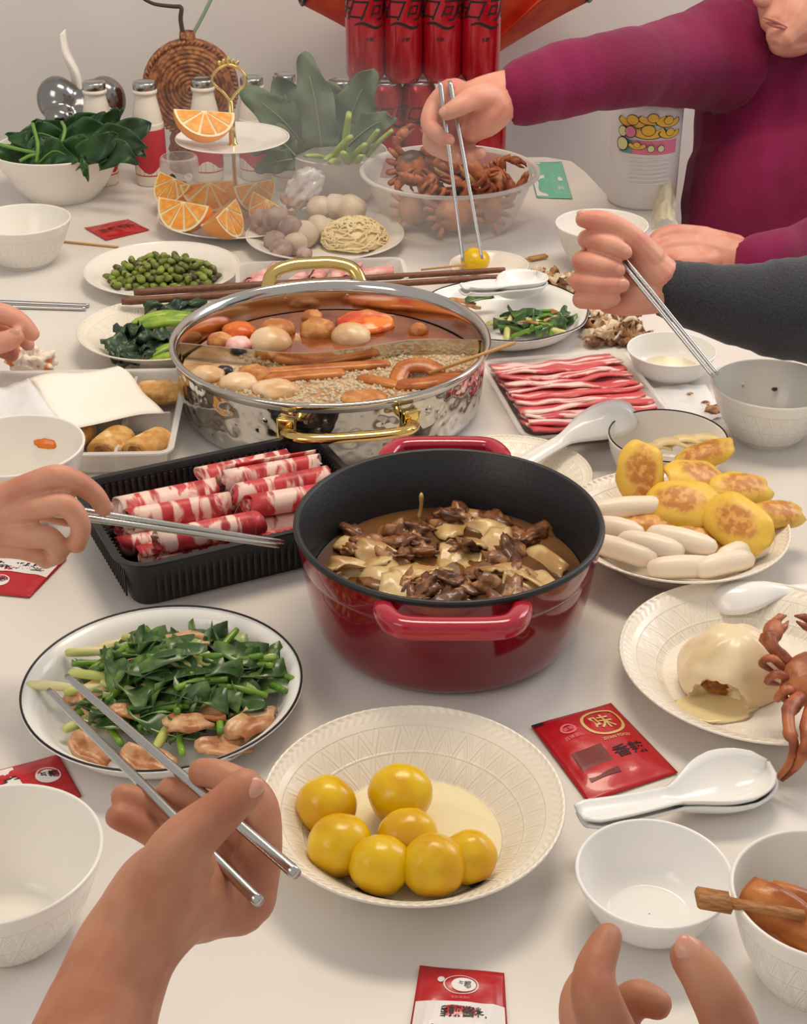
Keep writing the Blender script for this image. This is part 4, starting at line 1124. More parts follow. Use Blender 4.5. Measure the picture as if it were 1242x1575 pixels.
rd, pt, fl = wedge(.046, 1.45)
RD, PT, FL = mesh('rind', rd, RIND), mesh('pith', pt, PITH), mesh('flesh', fl, FLESH, False)
for px, py, Y, z, rot, lb in [(315, 180, 2.205, .1345, (-.15, .15, .35), 'orange wedge alone on the upper tier of the fruit stand'), (268, 258, 2.27, .0135, (.0, .0, -.9), 'rearmost orange wedge on the lower tier, against the stand left side'),
                              (282, 303, 2.155, .0135, (.20, .0, -.5), 'large orange wedge at the front left of the lower tier'), (348, 322, 2.125, .0135, (.25, 0, 1.35), 'orange wedge pointing forward at the front of the lower tier'),
                              (322, 292, 2.25, .0135, (.2, 0, .3), 'orange wedge behind the two front ones on the lower tier'), (392, 282, 2.25, .0135, (.5, .1, .9), 'orange wedge at the back right of the lower tier'), (412, 305, 2.165, .0135, (.2, 0, -1.0), 'orange wedge on the lower tier hidden by the meatballs')]:
    c = PY(px, py, Y)
    o = thing('orange_wedge', lb, 'orange', (0, 0, 0), 0, 'orange wedges on the fruit stand')
    obj('rind', RD, None, o); obj('pith', PT, None, o); obj('flesh', FL, None, o)
    m = Euler(rot).to_matrix(); low = min((m @ Vector(v)).z for v in rd[0])
    o.rotation_euler = rot; o.location = (c.x, Y, z - low)

# ---------------------------------------------------------------- bottles, cans, tissue holder, vase
GLASSW = M('white_bottle', (238, 228, 212), rough=.25)
REDL = M('red_label', (200, 28, 44), rough=.4); FOILCAP = M('silver_foil_cap', (186, 186, 184), rough=.25, metal=1.0)
mb = thing('milk_bottle', 'white bottle with red label and silver cap behind the spinach bowl', 'bottle', (0, 0, 0), 0, 'white milk bottles at the back')
obj('body', lathe([(.0005, 0)] + [tuple(p) for p in spline([(.022, 0), (.0255, .004), (.0262, .03), (.0262, .095), (.0250, .102), (.0225, .118), (.0178, .140), (.0170, .148)], 4)] + [(.0195, .1485), (.0200, .1515), (.0195, .1545), (.0172, .1555), (.0170, .160), (.0005, .160)], 40), GLASSW, mb)
obj('label', lathe([(.0264, .018), (.0266, .019), (.0266, .092), (.0264, .093)], 40), REDL, mb, label='red paper label')
wv = []
for k in range(24):
    a0, a1 = 2 * PI * k / 24, 2 * PI * (k + 1) / 24
    h = lambda a: .030 + .008 * math.sin(3 * a)
    wv.append(([(.0268 * math.cos(a), .0268 * math.sin(a), z) for a, z in ((a0, .020), (a1, .020), (a1, h(a1)), (a0, h(a0)))], [(0, 1, 2, 3)]))
obj('white_wave', join(*wv), GLASSW, mb, label='white wavy print')
obj('cap', lathe([(.0188, .1552), (.0190, .1555), (.0190, .164), (.0182, .1665), (.0160, .1672), (.0155, .1658), (.0005, .1658)], 36), FOILCAP, mb, label='silver foil cap')
blab = ['milk bottle nearest the tissue holder, behind the spinach', 'milk bottle with its red label clear, right of the spinach', 'milk bottle before the round rattan vase', 'milk bottle right of the rattan vase behind the crown handle', 'milk bottle mostly hidden behind the tall lettuce leaf', 'milk bottle against the red cans behind the lettuce']
for i, (px, py, Y) in enumerate([(143, 116, 2.44), (221, 117, 2.44), (311, 118, 2.46), (387, 119, 2.47), (437, 119, 2.49), (522, 116, 2.45)]):
    c = PY(px, py, Y)
    o = mb if i == 0 else dup(mb)
    o.location = (c.x, Y, 0); o.rotation_euler = (0, 0, i * 1.1); o['label'] = blab[i]

CAN = M('red_can_paint', (176, 16, 34), rough=.22, metal=.35, coat=.5); ALU = M('aluminium', (190, 190, 192), rough=.3, metal=1.0)


def wrap(geo, R, z, ang):
    return [((R + .0004) * math.cos(ang + v[0] / R), (R + .0004) * math.sin(ang + v[0] / R), z + v[1]) for v in geo[0]], geo[1]


def subdiv(geo, k):
    """split long lettering triangles so that they follow the round of the can"""
    bm = bmesh.new()
    vs = [bm.verts.new((v[0], v[1], 0)) for v in geo[0]]
    for f in geo[1]:
        try: bm.faces.new([vs[i] for i in f])
        except ValueError: pass
    for x in k:
        bmesh.ops.bisect_plane(bm, geom=list(bm.verts) + list(bm.edges) + list(bm.faces), plane_co=(x, 0, 0), plane_no=(1, 0, 0))
    bm.verts.ensure_lookup_table(); bm.verts.index_update()
    g = ([tuple(v.co) for v in bm.verts], [tuple(v.index for v in f.verts) for f in bm.faces]); bm.free()
    return g


def skew(geo, k=.25):
    return [(v[0] + v[1] * k, v[1]) for v in geo[0]], geo[1]


def make_can(R, H, th, tz, nm):
    o = thing('soda_can', nm, 'can', (0, 0, 0))
    obj('body', lathe([(.0005, .003), (R * .72, .0), (R * .80, .002), (R * .97, .010), (R, .014), (R, H - .016), (R * .96, H - .010), (R * .86, H - .004)], 40), CAN, o)
    obj('lid', lathe([(R * .86, H - .0045), (R * .89, H - .002), (R * .87, H), (R * .82, H - .001), (R * .80, H - .005), (.0005, H - .005)], 40), ALU, o, label='aluminium lid')
    obj('pull_tab', xf(box(.018, .011, .0012, .0004), (.003, 0, H - .005)), ALU, o, label='aluminium pull tab')
    V, F = skew(text('可口可乐', th, .004), .42); W_ = max(v[0] for v in V)
    g = subdiv((V, F), [x * .004 - .1 for x in range(50)])
    for a in (0.0, PI): obj('lettering', wrap(g, R, tz, a), BLACK_P, o, smooth=False)
    sw = [((x - .5) * 1.6 * R, -th * .72 + .004 * math.sin(x * PI * 2) + s * (.0012 + .0014 * math.sin(x * PI)), 0) for s in (-1, 1) for x in [i / 16 for i in range(17)]]
    for a in (0.0, PI): obj('swash', wrap((sw, [(i, i + 1, 18 + i, 17 + i) for i in range(16)]), R, tz, a), BLACK_P, o, smooth=False)
    g = text('无糖', th * .2)
    for a in (0.0, PI): obj('small_lettering', wrap(g, R, tz - th * 1.35, a), BLACK_P, o, smooth=False)
    return o


low = make_can(.0280, .157, .026, .108, 'red soda can of the lower row')
gcan = 'red cans stacked at the back'
cl = ['lower red soda can directly behind the lettuce leaves', 'lower red soda can right of the lettuce, second of its row', 'lower red soda can hidden behind the hand with chopsticks', 'lower red soda can at the right end, below the magenta cuff']
for i, px in enumerate((594, 645, 702, 756)):
    c = PY(px, 125, 2.49); o = low if i == 0 else dup(low)
    o.location = (c.x, 2.49 + .004 * (i % 2), 0); o.rotation_euler = (0, 0, -PI / 2 + (.5, .3, -.3, .2)[i]); o['label'] = cl[i]; o['group'] = gcan
hi = make_can(.0318, .170, .034, .118, 'red soda can of the upper row')
cl = ['upper red soda can at the left end of the stack', 'upper red soda can second from the left of the stack', 'upper red soda can second from the right, above the hand', 'upper red soda can at the right end of the stack']
for i, px in enumerate((562, 621, 681, 740)):
    c = PY(px, 100, 2.46); o = hi if i == 0 else dup(hi)
    o.location = (c.x, 2.485, .1575); o.rotation_euler = (0, 0, -PI / 2 + (.25, .12, -.15, .2)[i]); o['label'] = cl[i]; o['group'] = gcan

DCHROME = M('dark_chrome', (150, 147, 144), rough=.16, metal=1.0)
c = PY(127, 150, 2.545)
th_ = thing('tissue_holder', 'rounded dark chrome tissue holder with a white tissue sticking out', 'tissue holder', (c.x, 2.535, 0))
sp = lambda x, y, z, a, b, d: xf(blob((a, b, d), 0, 1, 0, 3), (x, y, z))
g = union([sp(0, 0, .060, .058, .036, .060), sp(-.040, 0, .114, .036, .030, .040), sp(.040, 0, .114, .036, .030, .040), sp(0, .004, .105, .040, .024, .030), sp(-.034, -.030, .090, .025, .020, .023), sp(.038, -.028, .090, .022, .018, .022), sp(0, 0, .015, .060, .036, .014)], .004, 8)
obj('body', g, DCHROME, th_)
t0 = [PY(122, 168, 2.54), PY(116, 120, 2.54), PY(100, 84, 2.54), PY(96, 52, 2.545)]
tq = spline([tuple(p) for p in t0], 6)
g = sheet(len(tq) - 1, 5, lambda u, v: Vector(tq[round(u * (len(tq) - 1))]) + Vector(((v - .5) * .026 * (1 - .75 * u), .010 * math.sin(v * 5 + u * 3), .006 * v)), .0006)
obj('tissue', g, PAPER, th_, world=True)

RATTAN = M('rattan', (176, 116, 72), rough=.55, col2=(120, 70, 42), scale=90, bump=.6, bscale=220)
vc = PY(292, 128, 2.52)
vs_ = thing('rattan_vase', 'round flat woven rattan vase with a bare branch', 'vase', (vc.x, 2.53, 0), .12)
R_ = .080; zc = .137
def coil(r, y, k, thick):
    pts = []
    n = max(14, int(r * 900))
    for i in range(n):
        a = 2 * PI * i / n
        pts.append((r * math.cos(a), y, zc + r * math.sin(a)))
    V, F = tube(pts, [thick * (1 + .22 * math.sin(i * PI * .999)) for i in range(n)], 6, closed=True, up=(0, 1, 0))
    return V, F
for i in range(10):
    r = .006 + i * .0067
    obj('coil', coil(r, -.022 + .0004 * i, 0, .0036), RATTAN, vs_)
obj('side_wall', xf(lathe([(.0005, -.021), (.069, -.021), (.076, -.016), (.0800, 0), (.076, .016), (.069, .021), (.0005, .021)], 48), (0, 0, zc), (PI / 2, 0, 0)), RATTAN, vs_)
braid = []
for i in range(64):
    a = 2 * PI * i / 64
    braid.append(xf(blob((.0062, .004, .0032), 0, 1, 0, 1), (.0752 * math.cos(a), -.019, zc + .0752 * math.sin(a)), (0, -a + .8, 0)))
obj('braided_edge', join(*braid), RATTAN, vs_, kind='stuff')
obj('foot', lathe([(.0005, 0), (.044, 0), (.046, .004), (.044, .012), (.046, .018), (.043, .026), (.045, .034), (.041, .044), (.042, .052), (.036, .066), (.0005, .066)], 32), RATTAN, vs_)
obj('neck', xf(lathe([(.012, -.004), (.0135, .0), (.0125, .010), (.0105, .010), (.0105, -.004)], 20), (0, 0, zc + R_)), RATTAN, vs_)
BARK = M('branch_bark', (74, 60, 54), rough=.8, bump=.6, bscale=120)
br = [PY(283, 60, 2.53), PY(278, 30, 2.53), PY(279, 12, 2.53), PY(268, 10, 2.53), PY(248, 8, 2.52), PY(232, 4, 2.52), PY(214, -8, 2.51), PY(190, -40, 2.51)]
own('bare_branch', tube(spline([tuple(p) for p in br], 4), [.0040 - .00006 * i for i in range(29)], 8), BARK, 'dry bent branch standing in the round rattan vase', 'branch')
GSTEM = M('green_stalk', (122, 146, 112), rough=.5)
own('flower_stalk', tube(spline([tuple(p) for p in (PY(291, 62, 2.535), PY(306, 36, 2.545), PY(328, -8, 2.56), PY(350, -60, 2.58))], 4), .0032, 8), GSTEM, 'smooth pale green stalk rising from the rattan vase', 'stalk')
# small printed jar behind the fruit stand
c = PY(298, 250, 2.44)
jr = thing('glass_jar', 'small clear jar with a colourful print behind the fruit stand', 'jar', (c.x - .012, 2.36, 0))
obj('body', vessel([(.026, 0), (.030, .003), (.031, .03), (.031, .062), (.028, .068)], .002, .003, n=36), CLEAR, jr)
for k in range(7):
    m_ = (REDL, WHITE_P, BLACK_P, M('violet_print', (120, 100, 150)) if k == 3 else PINK_P)[k % 4]
    g = disc(0, 0, .0055 + .002 * (k % 2), .0065, 16)
    obj('print', wrap(([(v[0], v[1], 0) for v in g[0]], g[1]), .0312, .018 + .012 * (k % 3), -PI / 2 - .8 + .28 * k), m_, jr, smooth=False)

# orange wrapping paper of the bouquet behind the cans
ORP = M('orange_wrapping_paper', (226, 92, 50), rough=.6, col2=(206, 62, 40), scale=12)
bq = thing('bouquet_wrap', 'orange paper bouquet wrap with dark edging behind the stacked red cans', 'bouquet', (.070, 2.715, -.75))
for k, (a0, a1, r1, h) in enumerate([(-2.9, -1.3, .245, .31), (-1.75, -.1, .245, .32), (.2, 3.6, .20, .34), (-.9, .6, .265, .262), (-3.7, -2.3, .265, .262)]):
    def fn(u, v, a0=a0, a1=a1, r1=r1, h=h):
        a = a0 + (a1 - a0) * u; q = .026 + (r1 - .026) * v ** 1.05 + .012 * math.sin(u * 9) * v
        return (q * math.cos(a), q * math.sin(a) * .45, .85 + (h - .10) * v + .022 * math.sin(u * PI * 2.5) * v * v)
    obj('paper', sheet(24, 12, fn, .0008), ORP, bq)
    e = [Vector(fn(i / 24, 1)) for i in range(25)]
    obj('dark_edge', tube(e, .0032, 6), BLACK_LINE, bq, label='dark edge binding')
obj('floor_vase', lathe([(.0005, 0), (.075, 0), (.078, .01), (.062, .30), (.048, .70), (.040, .86), (.034, .86), (.0005, .80)], 32), PORC, bq, label='tall white floor vase')

# printed white tub
TUB = M('white_tub_plastic', (232, 226, 222), rough=.35)
c = P(1003, 300, 0)
wt = thing('plastic_tub', 'white plastic tub printed with gold ingots and coins', 'tub', (.383, 2.345, 0))
RT, HT = .055, .172
obj('body', lathe([(.0005, 0), (RT * .93, 0), (RT, .006), (RT, HT - .02), (RT * .95, HT - .006), (RT * .80, HT), (.0005, HT)], 56), TUB, wt)
obj('rib', join(*[([((RT + .0012) * math.cos(a), (RT + .0012) * math.sin(a), .044 + k * .0065 + s * .0012) for a in [-2.15 + .09 * i for i in range(14)] for s in (-1, 1)],
                   [(2 * i, 2 * i + 2, 2 * i + 3, 2 * i + 1) for i in range(13)]) for k in range(7)]), TUB, wt, kind='stuff')
PNK = M('pink_print_band', (232, 132, 156), rough=.4); TEAL = M('teal_print', (110, 170, 158), rough=.4); INGOT = M('ingot_yellow_print', (240, 190, 74), rough=.4); CREAM = M('cream_print', (228, 222, 160), rough=.4)
fa = -1.75
def tp(name, g, dx, dz, m_, lift=.0):
    V, F = subdiv(([(v[0], v[1], 0) for v in g[0]], g[1]), [x * .006 - .06 for x in range(21)])
    obj(name, wrap(([(v[0] + dx, v[1], 0) for v in V], F), RT + lift, dz, fa), m_, wt, smooth=False)
def ingot(w): 
    return [(w * math.cos(PI + PI * k / 12), w * .42 * math.sin(PI + PI * k / 12), 0) for k in range(13)] + [(w * (1 - 2 * k / 12), w * (.30 * abs(1 - 2 * k / 12) ** 2 - .02), 0) for k in range(1, 12)], [tuple(range(24))]
rect = lambda w, h: ([(-w, -h), (w, -h), (w, h), (-w, h)], [(0, 1, 2, 3)])
tp('print_band', rect(.050, .011), .006, .101, PNK); tp('print_band', rect(.010, .011), -.030, .101, TEAL, .0003)
for k, (dx, dz, w) in enumerate([(-.022, .141, .025), (.010, .146, .022), (.036, .142, .021), (.004, .127, .027), (.040, .124, .019), (-.012, .105, .014)]):
    tp('ingot_outline', ingot(w * 1.10), dx, dz, BLACK_P, .0006 + .0006 * k); tp('ingot_print', ingot(w), dx, dz, INGOT, .0009 + .0006 * k)
    tp('ingot_outline', disc(0, 0, w * .42, w * .33), dx, dz + w * .06, BLACK_P, .0012 + .0006 * k); tp('ingot_print', disc(0, 0, w * .38, w * .29), dx, dz + w * .06, INGOT, .0014 + .0006 * k)
for k, (dx, dz, r, m_) in enumerate([(-.038, .124, .0075, CREAM), (-.024, .125, .0085, PNK), (-.037, .105, .0095, CREAM), (.010, .101, .005, CREAM), (.026, .101, .005, CREAM)]):
    tp('coin_outline', disc(0, 0, r * 1.15, r * 1.15), dx, dz, BLACK_P, .004 + .0003 * k); tp('coin_print', disc(0, 0, r, r), dx, dz, m_, .0043 + .0003 * k)

# ---------------------------------------------------------------- leaf greens
SPIN = M('spinach_leaf', (32, 66, 34), rough=.38, col2=(48, 88, 40), scale=25, vary=True, bump=.4, bscale=60, spec=.5)
SPIN2 = M('spinach_stalk', (104, 150, 62), rough=.4)
LETT = M('lettuce_leaf', (98, 114, 84), rough=.65, col2=(78, 98, 70), scale=18, vary=True, bump=.4, bscale=50)
LSTEM = M('lettuce_stalk', (172, 190, 104), rough=.35, col2=(146, 172, 84), scale=40)


LRIB = M('lettuce_midrib', (128, 144, 104), rough=.5)


def leaf(name, a, mid, b, w, mat, label, group, side=None, ruff=.006, cat='leaf', pw=.7, stalk=None):
    a, mid, b = Vector(a), Vector(mid), Vector(b)
    q = [Vector(p) for p in spline([tuple(a), tuple(mid), tuple(b)], 7)]
    n = len(q) - 1
    view = Vector((0, 0, CAM_H)) - (a + b) / 2
    sd = (b - a).cross(view).normalized() if side is None else Vector(side).normalized()
    sg = random.Random(label + group).uniform(0, 9)
    def fn(u, v):
        i = u * n; k = min(int(i), n - 1); p = q[k].lerp(q[k + 1], i - k)
        t = (q[min(k + 1, n)] - q[k]).normalized(); nr = sd.cross(t).normalized()
        s = 2 * v - 1
        ww = w * ((math.sin(PI * min(1, .06 + u * .94) ** pw) ** .8) if pw > .6 else math.sin(PI * min(.995, .10 + u * .895) ** .62) ** .55 * (1 + .10 * math.sin(u * 13 + sg)))
        return p + sd * (s * ww) - nr * (ww * (.30 if pw > .6 else .10) * (1 - abs(s)) - ruff * math.sin(u * 15 + s * 2 + sg) * abs(s) ** 1.5) + nr * (0.0 if pw > .6 else .35 * w * s * math.sin(u * 2.2 + sg))
    c = Vector(a)
    g = sheet(18, 8, fn, .0008)
    o = obj(name, ([Vector(v) - c for v in g[0]], g[1]), mat, loc=tuple(c), label=label, cat=cat, group=group)
    if stalk:
        obj('midrib', ([Vector(v) - c for v in tube([p + (view.normalized() * .0012) - sd.cross((b - a).normalized()) * (-.0) for p in q[:int(n * .8)]], [stalk * (1 - .8 * i / n) for i in range(int(n * .8))], 6, caps=True)[0]], tube(q[:int(n * .8)], .001, 6)[1]), LRIB if mat is LETT else SPIN2, o, label='pale midrib')
    return o


gs = 'spinach leaves in the white bowl'
sp_ = [((30, 262, 2.36), (20, 240, 2.34), (-10, 225, 2.33), .020, 'spinach leaf drooping at the far left of its bowl'), ((110, 225, 2.36), (60, 205, 2.36), (38, 232, 2.33), .022, 'light spinach leaf folded over the left of the bowl'),
       ((70, 245, 2.35), (45, 218, 2.35), (10, 208, 2.37), .020, 'spinach leaf lying back at the left of the bowl'), ((85, 255, 2.30), (130, 230, 2.29), (165, 245, 2.27), .026, 'broad spinach leaf at the front of the bowl'),
       ((60, 250, 2.29), (85, 232, 2.29), (120, 250, 2.27), .022, 'spinach leaf with a pale stalk at the front left of the bowl'), ((120, 215, 2.40), (165, 195, 2.40), (195, 215, 2.36), .026, 'dark spinach leaf behind the middle of the bowl'),
       ((140, 240, 2.32), (175, 212, 2.31), (228, 225, 2.29), .026, 'large spinach leaf reaching right over the bowl rim'), ((120, 240, 2.28), (160, 222, 2.27), (182, 205, 2.27), .019, 'cupped spinach leaf at the front right of the bowl'),
       ((150, 250, 2.28), (185, 232, 2.26), (215, 252, 2.25), .020, 'spinach leaf hanging over the right rim of the bowl'), ((128, 240, 2.265), (131, 262, 2.255), (135, 277, 2.262), .006, 'narrow spinach tip hanging down the bowl front'),
       ((100, 205, 2.41), (130, 190, 2.41), (170, 182, 2.42), .020, 'spinach leaf tip sticking up before the red label bottle'), ((150, 215, 2.38), (170, 185, 2.38), (187, 168, 2.37), .016, 'pointed spinach leaf standing before the chrome holder'),
       ((60, 225, 2.40), (62, 195, 2.40), (55, 183, 2.40), .018, 'round spinach leaf standing at the left back of the bowl'), ((160, 225, 2.35), (205, 200, 2.35), (233, 190, 2.36), .022, 'spinach leaf covering the red label bottle edge'),
       ((90, 235, 2.33), (140, 205, 2.33), (190, 230, 2.30), .028, 'wide dark spinach leaf on top of the heap'), ((20, 240, 2.40), (70, 205, 2.42), (120, 195, 2.43), .024, 'spinach leaf at the back of the heap'),
       ((40, 255, 2.32), (70, 240, 2.32), (100, 262, 2.285), .020, 'spinach leaf tucked inside the front rim'), ((165, 235, 2.33), (200, 222, 2.32), (226, 240, 2.31), .018, 'small dark spinach leaf at the right end of the heap')]
for a, m_, b, w, lb in sp_:
    leaf('spinach_leaf', PY(*a), PY(*m_), PY(*b), w, SPIN, lb, gs, stalk=.0016 if 'pale' in lb or 'light' in lb or 'folded' in lb else None)
for i, (a, m_, b) in enumerate([((56, 250, 2.28), (58, 222, 2.29), (50, 190, 2.33)), ((94, 222, 2.30), (100, 200, 2.32), (95, 188, 2.36)), ((0, 222, 2.30), (30, 230, 2.30), (60, 236, 2.29)), ((30, 248, 2.28), (45, 240, 2.285), (58, 238, 2.29))]):
    own('spinach_stalk', tube(spline([tuple(PY(*a)), tuple(PY(*m_)), tuple(PY(*b))], 5), .0028, 8), SPIN2, 'light green spinach stalk in the white bowl, ' + ['upright beside the front left leaf', 'behind the upright one', 'lying at the far left', 'short one at the rim'][i], 'stalk', 'spinach stalks in the bowl')
gl_ = 'lettuce leaves in the bowl before the cans'
for a, m_, b, w, lb in [((495, 225, 2.33), (484, 150, 2.33), (466, 80, 2.34), .030, 'tall lettuce leaf standing upright at the middle of the bowl'), ((470, 225, 2.36), (430, 180, 2.36), (372, 135, 2.37), .034, 'lettuce leaf leaning left behind the fruit stand'),
                        ((480, 228, 2.38), (450, 170, 2.40), (425, 118, 2.41), .034, 'lettuce leaf behind the tall one on the left'), ((525, 228, 2.36), (545, 165, 2.36), (572, 106, 2.36), .036, 'pale backed lettuce leaf leaning right before the cans'),
                        ((530, 228, 2.34), (570, 195, 2.34), (606, 180, 2.33), .024, 'dark lettuce leaf low on the right of the bowl'), ((510, 225, 2.40), (512, 165, 2.42), (505, 125, 2.43), .036, 'broad lettuce leaf at the back of the bowl'),
                        ((455, 240, 2.30), (425, 215, 2.30), (385, 232, 2.29), .026, 'lettuce leaf drooping left behind the fruit stand'), ((450, 245, 2.29), (420, 250, 2.285), (392, 262, 2.28), .018, 'lettuce leaf hanging low beside the wrapped bag')]:
    leaf('lettuce_leaf', PY(*a), PY(*m_), PY(*b), w, LETT, lb, gl_, ruff=.009, pw=.55, stalk=.0016)
gk = 'cut lettuce stalks in the bowl'
for i, (a, b, r) in enumerate([((530, 232, 2.30), (537, 175, 2.27), .0080), ((505, 245, 2.29), (470, 240, 2.24), .0050), ((510, 245, 2.28), (540, 210, 2.25), .0068), ((540, 248, 2.28), (562, 222, 2.25), .0060), ((560, 235, 2.29), (582, 200, 2.27), .0052), ((565, 240, 2.29), (604, 200, 2.28), .0055),
                               ((520, 250, 2.27), (508, 250, 2.235), .0060), ((535, 250, 2.27), (528, 235, 2.235), .0062), ((550, 250, 2.27), (556, 240, 2.24), .0055), ((515, 240, 2.29), (500, 246, 2.245), .0050)]):
    own('lettuce_stalk', tube(spline([tuple(PY(*a)), tuple((PY(*a) + PY(*b)) / 2 + Vector((0, 0, .003))), tuple(PY(*b))], 4), [r * .9, r, r * 1.1, r * 1.1, r, r * .95, r * .9, r * .85, r * .8], 10, flat=.7), LSTEM,
        'cut light green lettuce stalk in the bowl before the cans, ' + ['tallest, standing upright', 'lying flat to the left', 'leaning on the tallest', 'right of the tallest', 'upper of the right pair', 'outermost at the right', 'front left end', 'front middle end', 'front right end', 'lowest at the rim'][i], 'stalk', gk)

# ---------------------------------------------------------------- meatballs, fish balls, noodle nest
BEEFB = M('frozen_meatball', (170, 142, 126), rough=.55, col2=(142, 112, 98), scale=50, col3=(188, 160, 148), scale3=40, bump=.5, bscale=110, vary=True)
FISHB = M('frozen_fish_ball', (222, 204, 180), rough=.5, col2=(204, 182, 156), scale=30, vary=True, bump=.2, bscale=90)
for px, py, z, R, lb in [(412, 350, .022, .020, 'brown meatball at the left end of the plate'), (425, 372, .020, .018, 'brown meatball at the front left rim'), (433, 384, .018, .0175, 'round brown meatball in front of the others'), (468, 392, .014, .012, 'small brown meatball half hidden at the front rim'),
                         (402, 338, .034, .018, 'brown meatball on top at the left'), (424, 336, .044, .020, 'topmost rough brown meatball'), (446, 350, .036, .019, 'brown meatball leaning on the white fish balls')]:
    c = P(px, py, z); obj('meatball', blob((R, R * .95, R * .92), .16, 1.8, px + py, 3), BEEFB, loc=tuple(c), label=lb, cat='meatball', group='frozen meatballs on the plate')
for px, py, z, R, lb in [(468, 360, .024, .022, 'white fish ball between the meatballs and the noodle nest'), (490, 350, .026, .020, 'white fish ball behind the noodle nest'), (492, 320, .040, .020, 'white fish ball below the plastic wrapped bag'), (540, 322, .040, .024, 'large white fish ball at the back right'), (518, 318, .042, .021, 'white fish ball in the back middle'), (455, 375, .020, .018, 'white fish ball hidden among the meatballs')]:
    c = P(px, py, z); obj('fish_ball', blob((R, R * .95, R * .92), .10, 1.6, px, 3), FISHB, loc=tuple(c), label=lb, cat='fish ball', group='frozen fish balls on the plate')
BAGM = M('frosty_bag', (196, 184, 178), rough=.18, col2=(226, 220, 216), scale=30, coat=.6, bump=.7, bscale=60)
c = P(466, 290, .062)
own('wrapped_bag', xf(blob((.036, .024, .023), .30, 2.4, 4, 4), tuple(c), (0, -.75, .3)), BAGM, 'crinkled plastic wrapped frozen bag topping the fish balls', 'bag')
nn = []
cn = P(546, 372, .010)
r_ = random.Random(9)
for k in range(70):
    a, e = r_.uniform(0, 2 * PI), r_.uniform(.05, 1.35)
    pts = []
    for i in range(9):
        a += r_.uniform(-.35, .55); e += r_.uniform(-.22, .22); e = min(max(e, .0), 1.5)
        rr = 1 + .04 * r_.random()
        pts.append((cn.x + .049 * rr * math.cos(a) * math.cos(e), cn.y + .042 * rr * math.sin(a) * math.cos(e), .010 + .036 * rr * math.sin(e)))
    nn.append(tube(spline(pts, 4), .0014, 5))
nst = thing('noodle_nest', 'dome shaped dried noodle nest on the white plate by the crab tub', 'noodles', (cn.x, cn.y, .006))
NOODM = M('dried_noodle', (236, 214, 164), rough=.5)
obj('core', xf(blob((.0475, .0405, .0345), .08, 2, 3, 3, flat_bottom=0.0), (0, 0, .004)), NOODM, nst)
obj('strand', join(*nn), NOODM, nst, world=True, kind='stuff')

# ---------------------------------------------------------------- crabs in the clear tub
SHELL = M('crab_shell', (140, 78, 44), rough=.4, col2=(180, 108, 62), scale=30, col3=(70, 44, 30), scale3=25, bump=.6, bscale=90, vary=True)
LEG = M('crab_leg', (178, 102, 62), rough=.42, col2=(134, 66, 40), scale=45, vary=True, bump=.3, bscale=120)
ROPE = M('crab_belly', (206, 168, 110), rough=.5, col2=(170, 120, 66), scale=40)
ctb = thing('clear_tub', 'round clear plastic tub filled with steamed crabs', 'tub', (.070, 2.226, 0))
obj('body', vessel([(.088, 0), (.094, .003), (.104, .018), (.120, .058), (.1285, .080), (.136, .083), (.1365, .086)], .0016, .0025, n=80), CLEAR, ctb)
obj('rim', lathe([(.130, .081), (.1368, .0825), (.1372, .0862), (.1345, .0878), (.130, .0866), (.130, .081)], 80), FROST, ctb)
carap = blob((.034, .029, .015), .10, 2.2, 3, 3)
belly = blob((.030, .024, .010), .06, 2.0, 5, 3)
def limb(side, k):
    a = (.55 - .38 * k); L = (1.05, 1.1, 1.0, .85)[k]
    x0 = Vector((.026 * side, .014 - .010 * k, -.002))
    d = Vector((side * math.cos(a), math.sin(a), 0))
    return tube(spline([tuple(x0), tuple(x0 + d * .020 * L + Vector((0, 0, .010))), tuple(x0 + d * .036 * L + Vector((0, -.004, .002))), tuple(x0 + d * .046 * L + Vector((0, -.014, -.012)))], 4), [.0034, .0042, .0044, .004, .0042, .0046, .0042, .0036, .0036, .0030, .0022, .0014, .0006], 7, flat=.7)
def claw(side):
    arm = tube(spline([(.022 * side, .020, 0), (.036 * side, .030, .006), (.034 * side, .042, .004)], 4), [.005, .0055, .006, .0055, .0055, .006, .007, .008, .009], 8)
    pal = xf(blob((.009, .015, .0075), .1, 2, 1, 2), (.026 * side, .050, .003), (0, 0, side * .6))
    f1 = tube([(.022 * side, .058, .003), (.012 * side, .066, .003), (.004 * side, .068, .002)], [.005, .0035, .0008], 7)
    f2 = tube([(.020 * side, .050, .002), (.010 * side, .057, .001), (.004 * side, .063, .001)], [.004, .003, .0008], 7)
    return join(arm, pal, f1, f2)
def folded(side, k):
    x0 = Vector((.027 * side, .013 - .010 * k, -.002))
    d_ = Vector((side * math.cos(.5 - .42 * k), math.sin(.5 - .42 * k), 0))
    return tube(spline([tuple(x0), tuple(x0 + d_ * .016 + Vector((0, 0, .007))), tuple(x0 + d_ * .020 + Vector((-.004 * side, .004, -.008))), tuple(x0 + d_ * .006 + Vector((-.008 * side, .006, -.016)))], 4), [.0036, .0044, .0048, .0046, .0044, .0046, .0042, .0038, .0036, .0032, .0026, .0018, .0010], 7, flat=.75)
LIMB = {(s, k): mesh('leg', folded(s, k), LEG) for s in (-1, 1) for k in range(4)}
CLAW = {s: mesh('claw', claw(s), LEG) for s in (-1, 1)}
CAR = mesh('carapace', carap, SHELL); BEL = mesh('belly', xf(belly, (0, 0, -.008)), ROPE)
